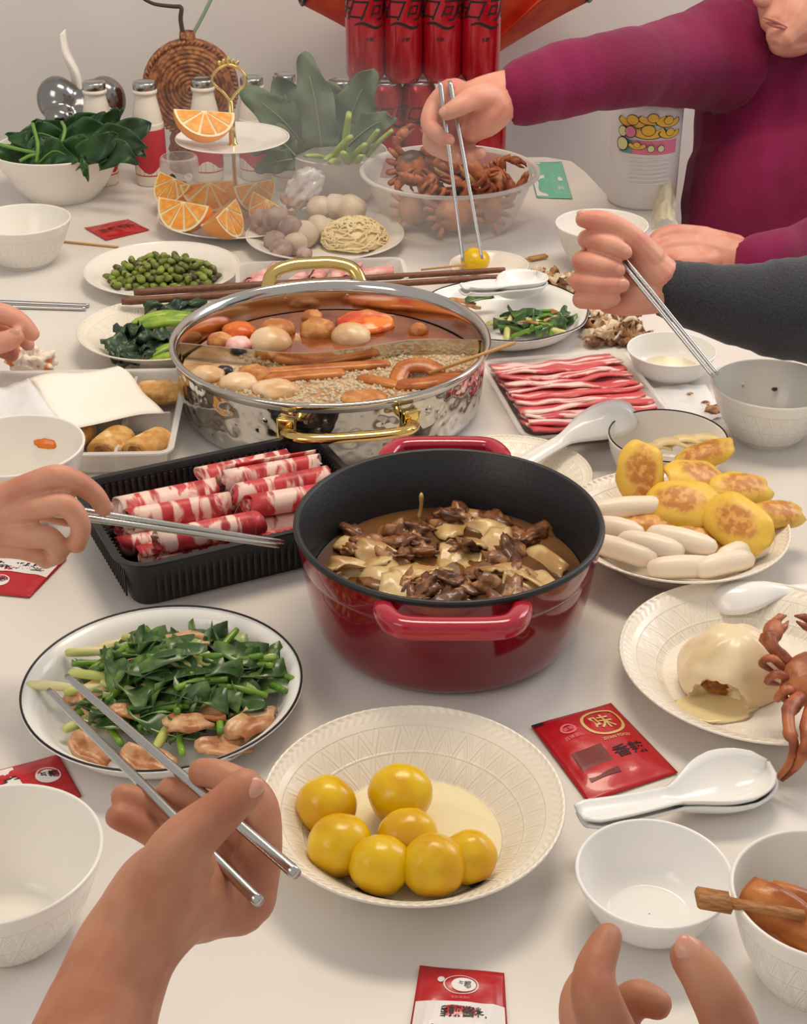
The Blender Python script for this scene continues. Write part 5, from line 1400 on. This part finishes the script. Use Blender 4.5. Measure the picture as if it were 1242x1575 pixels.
def crab(label, loc, rot, group='steamed crabs in the tub', sc=1.0):
    o = thing('steamed_crab', label, 'crab', loc, 0, group); o.rotation_euler = rot; o.scale = (sc,) * 3
    obj('carapace', CAR, None, o); obj('belly', BEL, None, o)
    for s in (-1, 1):
        obj('claw', CLAW[s], None, o)
        for k in range(4): obj('leg', LIMB[s, k], None, o)
    return o
for (dx, dy, z), rot, lb, sc in [((-.058, .010, .086), (1.2, .2, .3), 'crab on end at the left of the clear tub', 1.05), ((-.006, .030, .076), (.7, -.3, 2.6), 'crab in the middle of the clear tub behind the chopsticks', 1.0),
                             ((.036, -.004, .088), (-.7, .5, -.8), 'topmost crab under the hand with steel chopsticks', 1.1), ((-.052, -.034, .034), (1.1, .1, .2), 'crab at the bottom left seen through the tub wall', 1.0),
                             ((.006, -.056, .034), (.9, -.2, .4), 'crab at the bottom front seen through the tub wall', 1.0), ((.056, -.030, .036), (.9, .3, -.4), 'crab at the bottom right seen through the tub wall', 1.0),
                             ((.000, .045, .032), (.1, .1, 3.0), 'crab buried at the back bottom of the tub', 1.0), ((.076, .020, .060), (.6, .7, -1.3), 'crab leaning on the right wall of the clear tub', .9), ((-.030, -.010, .062), (.4, .2, 1.8), 'crab under the topmost ones in the clear tub', .95)]:
    crab(lb, (.070 + dx * .92, 2.226 + dy * .9, z), rot, sc=sc * .90)
cq = P(1262, 1048, .048)
hc = crab('half eaten orange crab with legs hanging over the bun plate rim', tuple(cq), (.35, .2, .3), group=None, sc=.95)
for pts in ([(1232, 1070, .050), (1214, 1092, .054), (1216, 1128, .050), (1222, 1146, .046), (1212, 1178, .030), (1190, 1203, .012)], [(1250, 1090, .052), (1242, 1120, .054), (1240, 1152, .046), (1222, 1182, .026), (1203, 1200, .012)],
            [(1226, 1058, .050), (1210, 1050, .054), (1206, 1072, .050), (1220, 1082, .044)]):
    q = spline([tuple(P(*x)) for x in pts], 4); n = len(q)
    w = [(.0046 if i % 8 < 5 else .0038) * (1 - .72 * (i / n) ** 3) * (1.3 if len(pts) > 4 and i < 10 else 1) for i in range(n)]
    g = tube(q, w, 8, flat=.75)
    lg = obj('leg', g, LEG, hc)
    lg.matrix_parent_inverse = Matrix.LocRotScale(hc.location, hc.rotation_euler, hc.scale).inverted()

# ---------------------------------------------------------------- shell scraps and crumbs
SCR = M('shell_scrap', (176, 128, 84), rough=.55, col2=(110, 70, 46), scale=60, col3=(228, 208, 178), scale3=45, bump=.6, bscale=130, vary=True)
SCR2 = M('pale_scrap', (226, 208, 182), rough=.5, col2=(190, 152, 110), scale=50, vary=True, bump=.4, bscale=110)
r_ = random.Random(33)
scm = [mesh('shell_scrap', crumple(.034 + .006 * k, .026, k * 4.4, .008), (SCR, SCR2)[k % 2]) for k in range(4)] + [mesh('shell_scrap', blob((.012, .009, .006), .5, 2.2, k, 3), (SCR, SCR2)[k % 2]) for k in range(4)]
def scat(n, x0, x1, y0, y1, label, group, name='shell_scrap'):
    for i in range(n):
        c = P(r_.uniform(x0, x1), r_.uniform(y0, y1), .008)
        obj(name, scm[i % 8], None, loc=(c.x, c.y, .008 + .005 * (i % 3)), rot=(r_.uniform(-.4, .4), r_.uniform(-.4, .4), r_.uniform(0, 6)), label=label, cat='shell', group=group)
scat(12, 822, 885, 425, 446, 'crab shell scrap heaped behind the leftover chive plate', 'shell scraps behind the chive plate')
scat(20, 908, 990, 488, 528, 'crab shell scrap heaped below the fist on the table', 'shell scraps below the fist')
for px, py, s, lb in [(1100, 632, 1.0, 'brown shell scrap beside the stained bowl'), (1062, 607, .45, 'small red brown crumb on the thin film'), (1085, 622, .6, 'dark crumb left of the brown shell scrap')]:
    c = P(px, py, .006); o = obj('shell_scrap', scm[4 if s > .5 else 6], None, loc=(c.x, c.y, .006), rot=(0, 0, px), label=lb, cat='shell'); o.scale = (s,) * 3
cf = [P(1000, 600, .003), P(1085, 596, .004), P(1115, 648, .003), P(1040, 655, .003)]
own('plastic_film', sheet(12, 10, lambda u, v: cf[0].lerp(cf[1], u).lerp(cf[3].lerp(cf[2], u), v) + Vector((0, 0, .004 + .004 * mn.noise(Vector((u * 4, v * 4, 7)))))), FILM, 'thin clear film with crumbs right of the sliced meat tray', 'plastic film')
STAIN = M('red_oil', (222, 116, 24), rough=.15)
# oil and soup left in used bowls
c = Vector((-.385, 1.322, 0))
own('oil_patch', xf(blob((.0135, .002, .0052), .25, 2, 1, 3), (c.x + .016, c.y + .0545, .052), (-.42, 0, -.25)), STAIN, 'orange oil patch on the inner wall of the left bowl', 'oil', kind='stuff')
own('soup_remains', xf(blob((.026, .014, .0030), .35, 2.5, 6, 3), (c.x - .004, c.y - .004, .0085)), SCR2, 'pale food remains in the bottom of the left bowl', 'food', kind='stuff')
own('clear_soup', lathe([(.0005, .0), (.034, .0), (.037, .005), (.0005, .005)], 48), SOUP_L, 'pale liquid in the bottom of the small dish', 'liquid', kind='stuff')
bpy.data.objects['clear_soup'].location = (.323, 1.661, .005)
c = Vector((.405, 1.496, 0))
for k, (dx, dz) in enumerate([(-.02, .040), (.004, .044), (.016, .036)]):
    own('food_speck', xf(blob((.0016 + .001 * k, .0012, .0024), .3, 2, k, 2), (c.x + dx, c.y + .0545 + .018 * (dz - .04) / .02 - dx * dx * 8, dz)), SCR, 'brown food speck on the inner wall of the stained bowl, ' + ['left one', 'middle one', 'right one'][k], 'food', 'food specks in the stained bowl')

# ---------------------------------------------------------------- tofu skin skewer in the right bowl
c = Vector((.266, .704, 0))
for i, (px, py, z, rot, L, w, lb) in enumerate([(1200, 1405, .060, (.9, .1, -.75), .050, .032, 'front brown tofu skin sheet on the flat skewer'), (1236, 1410, .056, (.9, .2, -.55), .052, .034, 'second brown tofu skin sheet folded behind the front one'), (1236, 1430, .044, (.4, -.1, .3), .052, .040, 'lower tofu skin sheet in the right bowl')]):
    q = P(px, py, z)
    obj('tofu_skin', sheet(12, 10, lambda u, v, i=i: ((u - .5) * L, (v - .5) * w * (.7 + .3 * math.sin(PI * u)), .010 * math.cos(v * 3 - 1.5) + .004 * math.sin(u * 5 + i)), .0022), SKINB, loc=tuple(q), rot=rot, label=lb, cat='tofu skin', group='tofu skins in the right bowl')
a, b = P(1072, 1380, .083), P(1200, 1402, .072)
BAMD = M('soaked_bamboo', (176, 120, 64), rough=.5, col2=(146, 92, 46), scale=50, stretch=(1, 8, 8))
own('flat_skewer', join(ribbon([a.lerp(b, .0), a.lerp(b, .03), a.lerp(b, .40)], [.013, .016, .016], .004), ribbon([a.lerp(b, .38), a.lerp(b, 1.3)], .007, .0035)), BAMD, 'flat paddle ended bamboo skewer resting on the right bowl rim', 'skewer')
own('sauce_smear', xf(blob((.003, .0012, .008), .4, 2, 5, 3), (c.x - .020, c.y + .0505, .058), (-.25, .2, .35)), STAIN, 'orange sauce smear on the inner wall of the right bowl', 'sauce', kind='stuff')
# crumpled napkin with sauce at the left
NAPS = M('stained_napkin', (242, 230, 212), rough=.8, col2=(222, 130, 60), scale=40, ramp=(.48, .56), bump=.5, bscale=90)
q = P(48, 556, .020)
own('crumpled_napkin', xf(blob((.026, .018, .020), .55, 2.4, 12, 4), tuple(q)), NAPS, 'crumpled white napkin with orange stains held by the fingers', 'napkin')
# ---------------------------------------------------------------- people: hands, arms, the seated person
def J(px, py, dep, *_): return PD(px, py, dep)


def hand_skin(fingers, palm, voxel=.0022, smooth=5):
    """fingers: lists of (px, py, depth, radius); palm: more such chains; one continuous skin"""
    parts = []
    for ch in fingers + palm:
        pts = [J(*q[:3]) for q in ch]; rr = [q[3] for q in ch]
        parts.append(capsule([tuple(p) for p in pts], rr, 14, 5))
    return union(parts, voxel, smooth)


def nail(parent, tip, prev, r, out, w=.62, l=.72, side=0.0):
    t, p = J(*tip), J(*prev)
    x = (t - p).normalized(); o_ = Vector(out); o_ = (o_ - x * o_.dot(x)).normalized(); y = o_.cross(x)
    g = ico(3)
    V = []
    for v in g[0]:
        k = 1 - .25 * v[1] ** 2
        V.append(t + x * (r * (.10 + l * v[0])) + y * (r * w * v[1]) + o_ * (r * (.80 + .24 * v[2] * k - .28 * v[1] ** 2 - .10 * v[0] ** 2)))
    return obj('fingernail', (V, g[1]), NAIL, parent, world=True)


def to_cam(q): return (Vector((0, 0, CAM_H)) - J(*q)).normalized()


SKIN_D = M('warm_skin', (186, 128, 98), rough=0.5, col2=(166, 102, 76), scale=26, ramp=(0.35, 0.75), bump=0.12, bscale=420, sss=0.12, bdist=.001)
SKIN_P = M('pinkish_skin', (216, 156, 132), rough=0.5, col2=(204, 126, 108), scale=26, ramp=(0.35, 0.75), bump=0.12, bscale=420, sss=0.12, bdist=.001)
MAG = M('magenta_knit', (124, 10, 64), rough=.9, col2=(112, 8, 56), scale=8, bump=.5, bscale=260, sheen=.10)
CHAR = M('charcoal_knit', (44, 44, 50), rough=.9, col2=(56, 56, 62), scale=600, bump=.5, bscale=300, sheen=.2)
HAIR = M('black_hair', (24, 20, 20), rough=.5)

# right hand from the lower left, holding steel chopsticks over the stir-fry
p1 = thing('person', 'person reaching in from the lower left, bare forearm, holding steel chopsticks over the stir-fry', 'person', tuple(J(150, 1560, .80) - Vector((0, 0, .03))))
thumb = [(236, 1400, .795, .020), (272, 1312, .785, .0165), (338, 1250, .785, .0125), (378, 1212, .790, .0112)]
index = [(385, 1385, .846, .0150), (402, 1300, .850, .0125), (396, 1230, .856, .0108), (345, 1195, .862, .0095), (310, 1188, .866, .0088)]
middle = [(372, 1400, .845, .0145), (392, 1300, .862, .0115), (340, 1240, .878, .0100), (262, 1216, .880, .0088)]
ring = [(350, 1405, .860, .014), (350, 1320, .880, .011), (268, 1252, .884, .0095), (190, 1226, .876, .0085)]
pinky = [(310, 1400, .862, .014), (300, 1330, .872, .0105), (236, 1282, .872, .0088), (180, 1256, .866, .0078)]
palm = [[(110, 1680, .760, .034), (160, 1545, .785, .030), (200, 1452, .800, .028), (262, 1385, .818, .028), (320, 1382, .838, .0245), (362, 1392, .848, .0185)],
        [(205, 1440, .80, .026), (248, 1365, .80, .024), (285, 1325, .80, .0175)], [(230, 1420, .828, .024), (300, 1345, .850, .022), (345, 1335, .858, .016)],
        [(40, 1860, .730, .042), (110, 1680, .760, .035), (160, 1545, .785, .0305)]]
obj('body', hand_skin([thumb, index, middle, ring, pinky], palm, .0020, 7), SKIN_D, p1, world=True)
nail(p1, thumb[3], thumb[2], .0112, Vector((.85, .1, .55)), w=.55, l=.70)
stick('steel_chopstick', J(103, 1040, .955), J(457, 1345, .806), .0024, .0036, CHROME, 'upper steel chopstick held by the bare forearm over the stir-fry', group='chopsticks held over the stir-fry')
stick('steel_chopstick', J(75, 1062, .955), J(400, 1388, .802), .0024, .0036, CHROME, 'lower steel chopstick held by the bare forearm over the stir-fry', group='chopsticks held over the stir-fry')

# left hand at the lower right corner
p2 = thing('person', 'person at the lower right corner, only thumb and curled fingers in view', 'person', tuple(J(1030, 1650, .66) - Vector((0, 0, .03))))
thumb = [(1120, 1720, .66, .017), (1128, 1600, .655, .0135), (1092, 1515, .655, .0112), (1060, 1470, .66, .0092)]
index = [(985, 1690, .665, .0135), (925, 1560, .655, .0120), (914, 1500, .662, .0098), (931, 1452, .672, .0076), (937, 1440, .676, .0066)]
middle = [(960, 1720, .675, .0135), (905, 1600, .675, .0115), (892, 1540, .682, .0095), (910, 1500, .69, .008)]
ring = [(1000, 1740, .69, .013), (950, 1600, .70, .011), (975, 1535, .70, .0088), (1012, 1545, .695, .0076)]
palm = [[(1060, 1760, .67, .030), (1000, 1720, .675, .022)], [(1060, 1780, .67, .030), (1120, 1720, .665, .020)], [(1060, 1800, .67, .031), (1100, 1950, .65, .028), (1160, 2150, .63, .034)], [(1120, 1640, .66, .014), (1060, 1720, .675, .018), (985, 1690, .67, .014)]]
obj('body', hand_skin([thumb, index, middle, ring], palm, .0018, 6), SKIN_D, p2, world=True)
nail(p2, thumb[3], thumb[2], .0094, Vector((-.35, .1, .9)), w=.70, l=.85)

# hand over the black meat tray
p3 = thing('person', 'person at the left, hand holding steel chopsticks above the black meat tray', 'person', tuple(J(-60, 800, 1.21) - Vector((0, 0, .03))))
index = [(5, 768, 1.19, .0125), (50, 745, 1.185, .0105), (94, 733, 1.185, .0100), (140, 756, 1.20, .0088), (160, 782, 1.21, .0074)]
middle = [(8, 792, 1.192, .0115), (60, 781, 1.182, .0098), (102, 778, 1.182, .0096), (124, 808, 1.19, .0086), (118, 838, 1.20, .0076)]
ring = [(5, 819, 1.195, .0120), (45, 824, 1.188, .0105), (76, 828, 1.19, .0098), (90, 849, 1.20, .0084), (74, 860, 1.215, .0075)]
pinky = [(-10, 835, 1.205, .012), (30, 842, 1.20, .0100), (62, 852, 1.205, .009), (70, 862, 1.215, .0075)]
thumb = [(-30, 770, 1.225, .014), (20, 775, 1.235, .011), (70, 786, 1.235, .0095), (108, 796, 1.225, .0085)]
palm = [[(-75, 795, 1.215, .027), (-25, 792, 1.207, .023), (0, 792, 1.205, .014)], [(-60, 780, 1.21, .024), (5, 768, 1.195, .0145)], [(-60, 820, 1.215, .023), (0, 828, 1.205, .0145)], [(-260, 800, 1.24, .034), (-75, 797, 1.215, .027)]]
obj('body', hand_skin([thumb, index, middle, ring, pinky], palm, .0018, 5), SKIN, p3, world=True)
nail(p3, index[4], index[3], .0076, Vector((.6, .3, .6)))
stick('steel_chopstick', J(437, 834, 1.300), J(70, 777, 1.213), .0020, .0032, CHROME, 'rear steel chopstick held above the black meat tray', group='chopsticks held over the meat tray')
stick('steel_chopstick', J(430, 840, 1.295), J(66, 787, 1.209), .0020, .0032, CHROME, 'front steel chopstick held above the black meat tray', group='chopsticks held over the meat tray')

# fingers at the far left
p4 = thing('person', 'person at the left edge, fingertips pinching a stained napkin', 'person', tuple(J(-50, 520, 1.70) - Vector((0, 0, .03))))
index = [(-40, 485, 1.69, .0135), (0, 482, 1.685, .0125), (30, 494, 1.69, .0112), (50, 514, 1.70, .0090)]
middle = [(-40, 505, 1.71, .013), (5, 505, 1.715, .0115), (32, 515, 1.72, .0100), (43, 530, 1.72, .0085)]
thumb = [(-50, 545, 1.69, .015), (-10, 530, 1.68, .0130), (12, 524, 1.675, .0120), (24, 517, 1.675, .0105)]
ring = [(-40, 530, 1.73, .013), (0, 535, 1.735, .012), (18, 545, 1.735, .0095)]
palm = [[(-110, 530, 1.72, .03), (-60, 515, 1.705, .026), (-35, 505, 1.70, .020)], [(-260, 540, 1.74, .035), (-110, 530, 1.72, .03)], [(-70, 540, 1.71, .024), (-25, 535, 1.71, .018)]]
obj('body', hand_skin([thumb, index, middle, ring], palm, .0028, 4), SKIN_P, p4, world=True)
nail(p4, thumb[3], thumb[2], .0105, to_cam(thumb[3]) * .6 + Vector((0, 0, .8)))

# charcoal sleeved arm at the right
p5 = thing('person', 'person at the right in a charcoal sleeve, fist gripping two steel chopsticks', 'person', tuple(J(1242, 480, 1.60) - Vector((0, 0, .08))))
thumb = [(1000, 400, 1.565, .0180), (965, 362, 1.548, .0135), (928, 342, 1.540, .0120), (898, 337, 1.545, .0092)]
index = [(945, 374, 1.595, .0125), (905, 368, 1.575, .0106), (914, 369, 1.548, .0104), (940, 377, 1.535, .0098), (961, 388, 1.534, .0086)]
middle = [(940, 400, 1.60, .0125), (896, 401, 1.575, .0108), (905, 403, 1.548, .0106), (930, 409, 1.538, .0100), (950, 415, 1.537, .0088)]
ring = [(938, 427, 1.60, .0125), (892, 432, 1.575, .0106), (903, 434, 1.550, .0104), (930, 438, 1.540, .0098), (957, 438, 1.537, .0086)]
pinky = [(940, 452, 1.60, .012), (896, 460, 1.575, .0098), (905, 462, 1.556, .0094), (928, 463, 1.548, .0088), (945, 459, 1.546, .0078)]
palm = [[(1080, 452, 1.592, .022), (1040, 445, 1.587, .0235), (1008, 434, 1.580, .0255), (970, 425, 1.582, .025), (935, 415, 1.592, .020)], [(1005, 450, 1.578, .023), (965, 462, 1.572, .0170), (935, 466, 1.578, .0115)], [(1010, 425, 1.575, .025), (990, 400, 1.567, .020)],
        [(1060, 448, 1.588, .022), (1150, 465, 1.60, .028), (1300, 480, 1.62, .038)], [(945, 372, 1.597, .0145), (938, 425, 1.602, .0145), (940, 452, 1.60, .0135)]]
obj('body', hand_skin([thumb, index, middle, ring, pinky], palm, .0017, 4), SKIN_P, p5, world=True)
nail(p5, thumb[3], thumb[2], .0094, Vector((-.2, -.1, .9)))
nail(p5, index[4], index[3], .0088, to_cam(index[4]) + Vector((.2, 0, -.1)), w=.78, l=.85)
nail(p5, ring[4], ring[3], .0088, to_cam(ring[4]) + Vector((.2, 0, -.1)), w=.78, l=.85)
nail(p5, middle[4], middle[3], .0088, to_cam(middle[4]) + Vector((.2, 0, -.1)), w=.78, l=.85)
q = spline([tuple(J(1012, 440, 1.583)), tuple(J(1040, 447, 1.585)), tuple(J(1130, 468, 1.595)), tuple(J(1242, 476, 1.61)), tuple(J(1420, 470, 1.64)), tuple(J(1620, 430, 1.70))], 8)
rr = [float(x[0]) for x in spline([(.0275,), (.032,), (.0425,), (.058,), (.066,), (.072,)], 8)]
rr = [r * (1 + .018 * math.sin(i * 1.3) + .012 * math.sin(i * 2.9)) for i, r in enumerate(rr)]
obj('sleeve', tube(q, rr, 28), CHAR, p5, world=True)
stick('steel_chopstick', J(1098, 580, 1.490), J(896, 330, 1.566), .0020, .0030, CHROME, 'left one of two steel chopsticks gripped by the charcoal sleeved fist', group='chopsticks gripped in the fist')
stick('steel_chopstick', J(1105, 576, 1.490), J(904, 327, 1.570), .0020, .0030, CHROME, 'right one of two steel chopsticks gripped by the charcoal sleeved fist', group='chopsticks gripped in the fist')

# the person in the magenta sweater
p6 = thing('person', 'person in a magenta sweater leaning in, arm stretched over the crab tub with chopsticks', 'person', (.62, 2.56, -.75))
thumb = [(752, 150, 2.03, .021), (728, 152, 2.01, .0165), (706, 164, 1.998, .0135), (687, 174, 2.0, .0105)]
index = [(692, 138, 2.045, .0155), (668, 162, 2.046, .0128), (660, 190, 2.036, .0118), (674, 206, 2.026, .0106), (691, 216, 2.022, .0090)]
middle = [(700, 150, 2.070, .0150), (672, 190, 2.078, .0125), (662, 220, 2.070, .0112), (682, 234, 2.054, .0102), (699, 241, 2.048, .0090)]
ring = [(712, 165, 2.085, .0150), (694, 208, 2.092, .0122), (700, 238, 2.078, .0105), (722, 243, 2.056, .0094)]
pinky = [(728, 175, 2.085, .0150), (716, 210, 2.088, .0112), (726, 234, 2.066, .0095), (740, 235, 2.052, .0084)]
palm = [[(800, 143, 2.055, .034), (770, 147, 2.055, .033), (735, 155, 2.05, .031), (700, 155, 2.052, .021)], [(765, 160, 2.045, .030), (742, 185, 2.045, .027), (728, 200, 2.052, .0185)], [(700, 140, 2.05, .0185), (712, 170, 2.07, .018), (728, 185, 2.07, .0165)]]
inner = [[(800, 143, 2.055, .034), (860, 125, 2.10, .040), (940, 108, 2.16, .048), (1040, 85, 2.29, .058), (1120, 75, 2.38, .075)], [(1120, 75, 2.38, .07), (1210, 70, 2.40, .09)]]
lh = [[(1085, 366, 2.10, .0165), (1040, 360, 2.09, .0140), (1015, 366, 2.085, .0125), (1002, 380, 2.08, .0105)], [(1080, 380, 2.09, .016), (1040, 378, 2.075, .0135), (1015, 386, 2.07, .012), (1006, 394, 2.07, .010)],
      [(1085, 395, 2.08, .015), (1045, 395, 2.065, .012), (1020, 398, 2.06, .011)], [(1110, 400, 2.085, .016), (1075, 402, 2.06, .0125), (1045, 402, 2.055, .0105)]]
lp = [[(1150, 400, 2.075, .026), (1120, 392, 2.085, .0255), (1085, 382, 2.09, .021)], [(1130, 385, 2.10, .023), (1085, 368, 2.10, .0175)], [(1150, 400, 2.075, .026), (1260, 380, 2.17, .034), (1400, 300, 2.34, .05), (1420, 120, 2.43, .07)]]
head = [[(1250, 60, 2.36, .050), (1255, 110, 2.41, .052), (1260, 160, 2.44, .07)], [(1270, -75, 2.32, .080), (1262, -100, 2.30, .082)], [(1245, -20, 2.27, .060), (1225, 28, 2.245, .044), (1205, 55, 2.235, .026)],
        [(1285, 15, 2.30, .045), (1225, 58, 2.255, .028), (1204, 64, 2.24, .022)], [(1200, 0, 2.245, .036), (1195, 28, 2.235, .026)], [(1200, -50, 2.225, .012), (1180, -18, 2.215, .012), (1172, -2, 2.213, .0135)], [(1185, 22, 2.228, .013), (1205, 34, 2.222, .012)],
        [(1300, -60, 2.25, .012), (1302, -30, 2.25, .012)]]
body = hand_skin([thumb, index, middle, ring, pinky] + lh, palm + inner + lp + head + [[(1250, 160, 2.42, .09), (1240, 400, 2.43, .11), (1240, 560, 2.64, .13)]], .0024, 4)
obj('body', body, SKIN_P, p6, world=True)
nail(p6, thumb[3], thumb[2], .0108, to_cam(thumb[3]) + Vector((-.5, 0, .5)), w=.7, l=.8)
LIP = M('lip_skin', (186, 116, 100), rough=.4, sss=.1)
for pts, r in (([(1174, 26, 2.205), (1190, 31, 2.199), (1211, 42, 2.210)], .0030), ([(1178, 34, 2.212), (1193, 39, 2.205), (1209, 44, 2.209)], .0036)):
    obj('lip', tube(spline([tuple(J(*x)) for x in pts], 5), [r * (.35 + .65 * math.sin(PI * i / 10)) for i in range(11)], 8), LIP, p6, world=True)
for ex, ey in ((1185, -62), (1245, -55)):
    obj('eye', xf(blob((.011,) * 3, 0, 1, 0, 2), tuple(J(ex, ey, 2.222))), WHITE_P, p6, world=True)
hr = hand_skin([[(1285, -110, 2.34, .088), (1275, -150, 2.32, .080)], [(1330, -60, 2.38, .070), (1335, -20, 2.40, .05)]], [], .005, 4)
obj('hair', hr, HAIR, p6, world=True)
# sweater: sleeves, trunk
def chain(pts, caps_dome=True, n=22):
    q_ = spline([tuple(J(*x[:3])) for x in pts], 6); r_2 = [float(x[0]) for x in spline([(x[3],) for x in pts], 6)]
    return tube(q_, [r * (1 + .020 * math.sin(i * 1.1) + .014 * math.sin(i * 2.3)) for i, r in enumerate(r_2)], n, dome=caps_dome)
sw = [chain([(784, 147, 2.057, .0385), (800, 143, 2.06, .0440), (860, 125, 2.10, .0520), (940, 110, 2.15, .0555), (1030, 96, 2.25, .0650), (1110, 84, 2.34, .0880)], False),
      chain([(1110, 84, 2.35, .084), (1180, 70, 2.40, .10), (1300, 60, 2.45, .10), (1370, 70, 2.46, .095)]),
      chain([(1203, 120, 2.46, .143), (1208, 250, 2.47, .159), (1200, 400, 2.47, .170), (1200, 560, 2.70, .172)]), chain([(1300, 120, 2.43, .125), (1290, 260, 2.43, .155), (1290, 420, 2.43, .165), (1290, 560, 2.66, .17)]),
      chain([(1139, 400, 2.072, .0295), (1160, 399, 2.075, .0335), (1260, 378, 2.15, .044), (1390, 305, 2.31, .060), (1400, 150, 2.44, .085), (1370, 80, 2.45, .09)], False)]
sv, sf = union(sw, .005, 6)
sv = [tuple(Vector(v) + Vector((.5, -.6, .6)) * (.0110 * mn.noise(Vector((v[0] * 5 + v[2] * 9, v[1] * 5, v[2] * 4 - v[0] * 7))) + .003 * mn.noise(Vector((v[0] * 30, v[1] * 8, v[2] * 14))))) for v in sv]
obj('sweater', (sv, sf), MAG, p6, world=True)
obj('collar', tube([Vector(p) for p in spline([tuple(J(1252 + 62 * math.cos(a), 96 + 26 * math.sin(a), 2.405 - .050 * math.sin(a))) for a in [2 * PI * k / 16 for k in range(16)]], 2, True)], .010, 10, closed=True), MAG, p6, world=True, label='ribbed neckline')
stick('steel_chopstick', J(742, 398, 2.017), J(692, 125, 2.025), .0022, .0032, CHROME, 'right steel chopstick held by the magenta sleeved hand', group='chopsticks held over the saucer')
stick('steel_chopstick', J(713, 402, 2.020), J(677, 126, 2.020), .0022, .0032, CHROME, 'left steel chopstick held by the magenta sleeved hand', group='chopsticks held over the saucer')
# ---------------------------------------------------------------- steam rising behind the hot pot
sm = bpy.data.materials.new('steam'); sm.use_nodes = True
nt = sm.node_tree; nt.nodes.remove(nt.nodes['Principled BSDF'])
vs = nd(nt, 'ShaderNodeVolumeScatter', i_Anisotropy=.2); vs.inputs['Color'].default_value = (1, .97, .94, 1)
tc = nd(nt, 'ShaderNodeTexCoord'); ln = nd(nt, 'ShaderNodeVectorMath', operation='LENGTH')
mp = nd(nt, 'ShaderNodeMapping'); mp.inputs['Scale'].default_value = (1 / .26, 1 / .26, 1 / .19); nt.links.new(tc.outputs['Object'], mp.inputs[0]); nt.links.new(mp.outputs[0], ln.inputs[0])
nz = nd(nt, 'ShaderNodeTexNoise', i_Scale=9.0, i_Detail=3.0, i_Distortion=1.0); nt.links.new(tc.outputs['Object'], nz.inputs[0])
nt.links.new(math_n(nt, 'MULTIPLY', math_n(nt, 'MULTIPLY', smooth_n(nt, ln.outputs['Value'], .25, 1.0, 1.0, 0.0), smooth_n(nt, nz.outputs[0], .32, .66)), 2.1), vs.inputs['Density'])
nt.links.new(vs.outputs[0], nt.nodes['Material Output'].inputs['Volume'])
obj('steam_cloud', blob((.26, .26, .19), 0, 1, 0, 3), sm, loc=(-.13, 1.86, .215), label='thin white steam drifting up behind the boiling hot pot', cat='steam', kind='stuff')
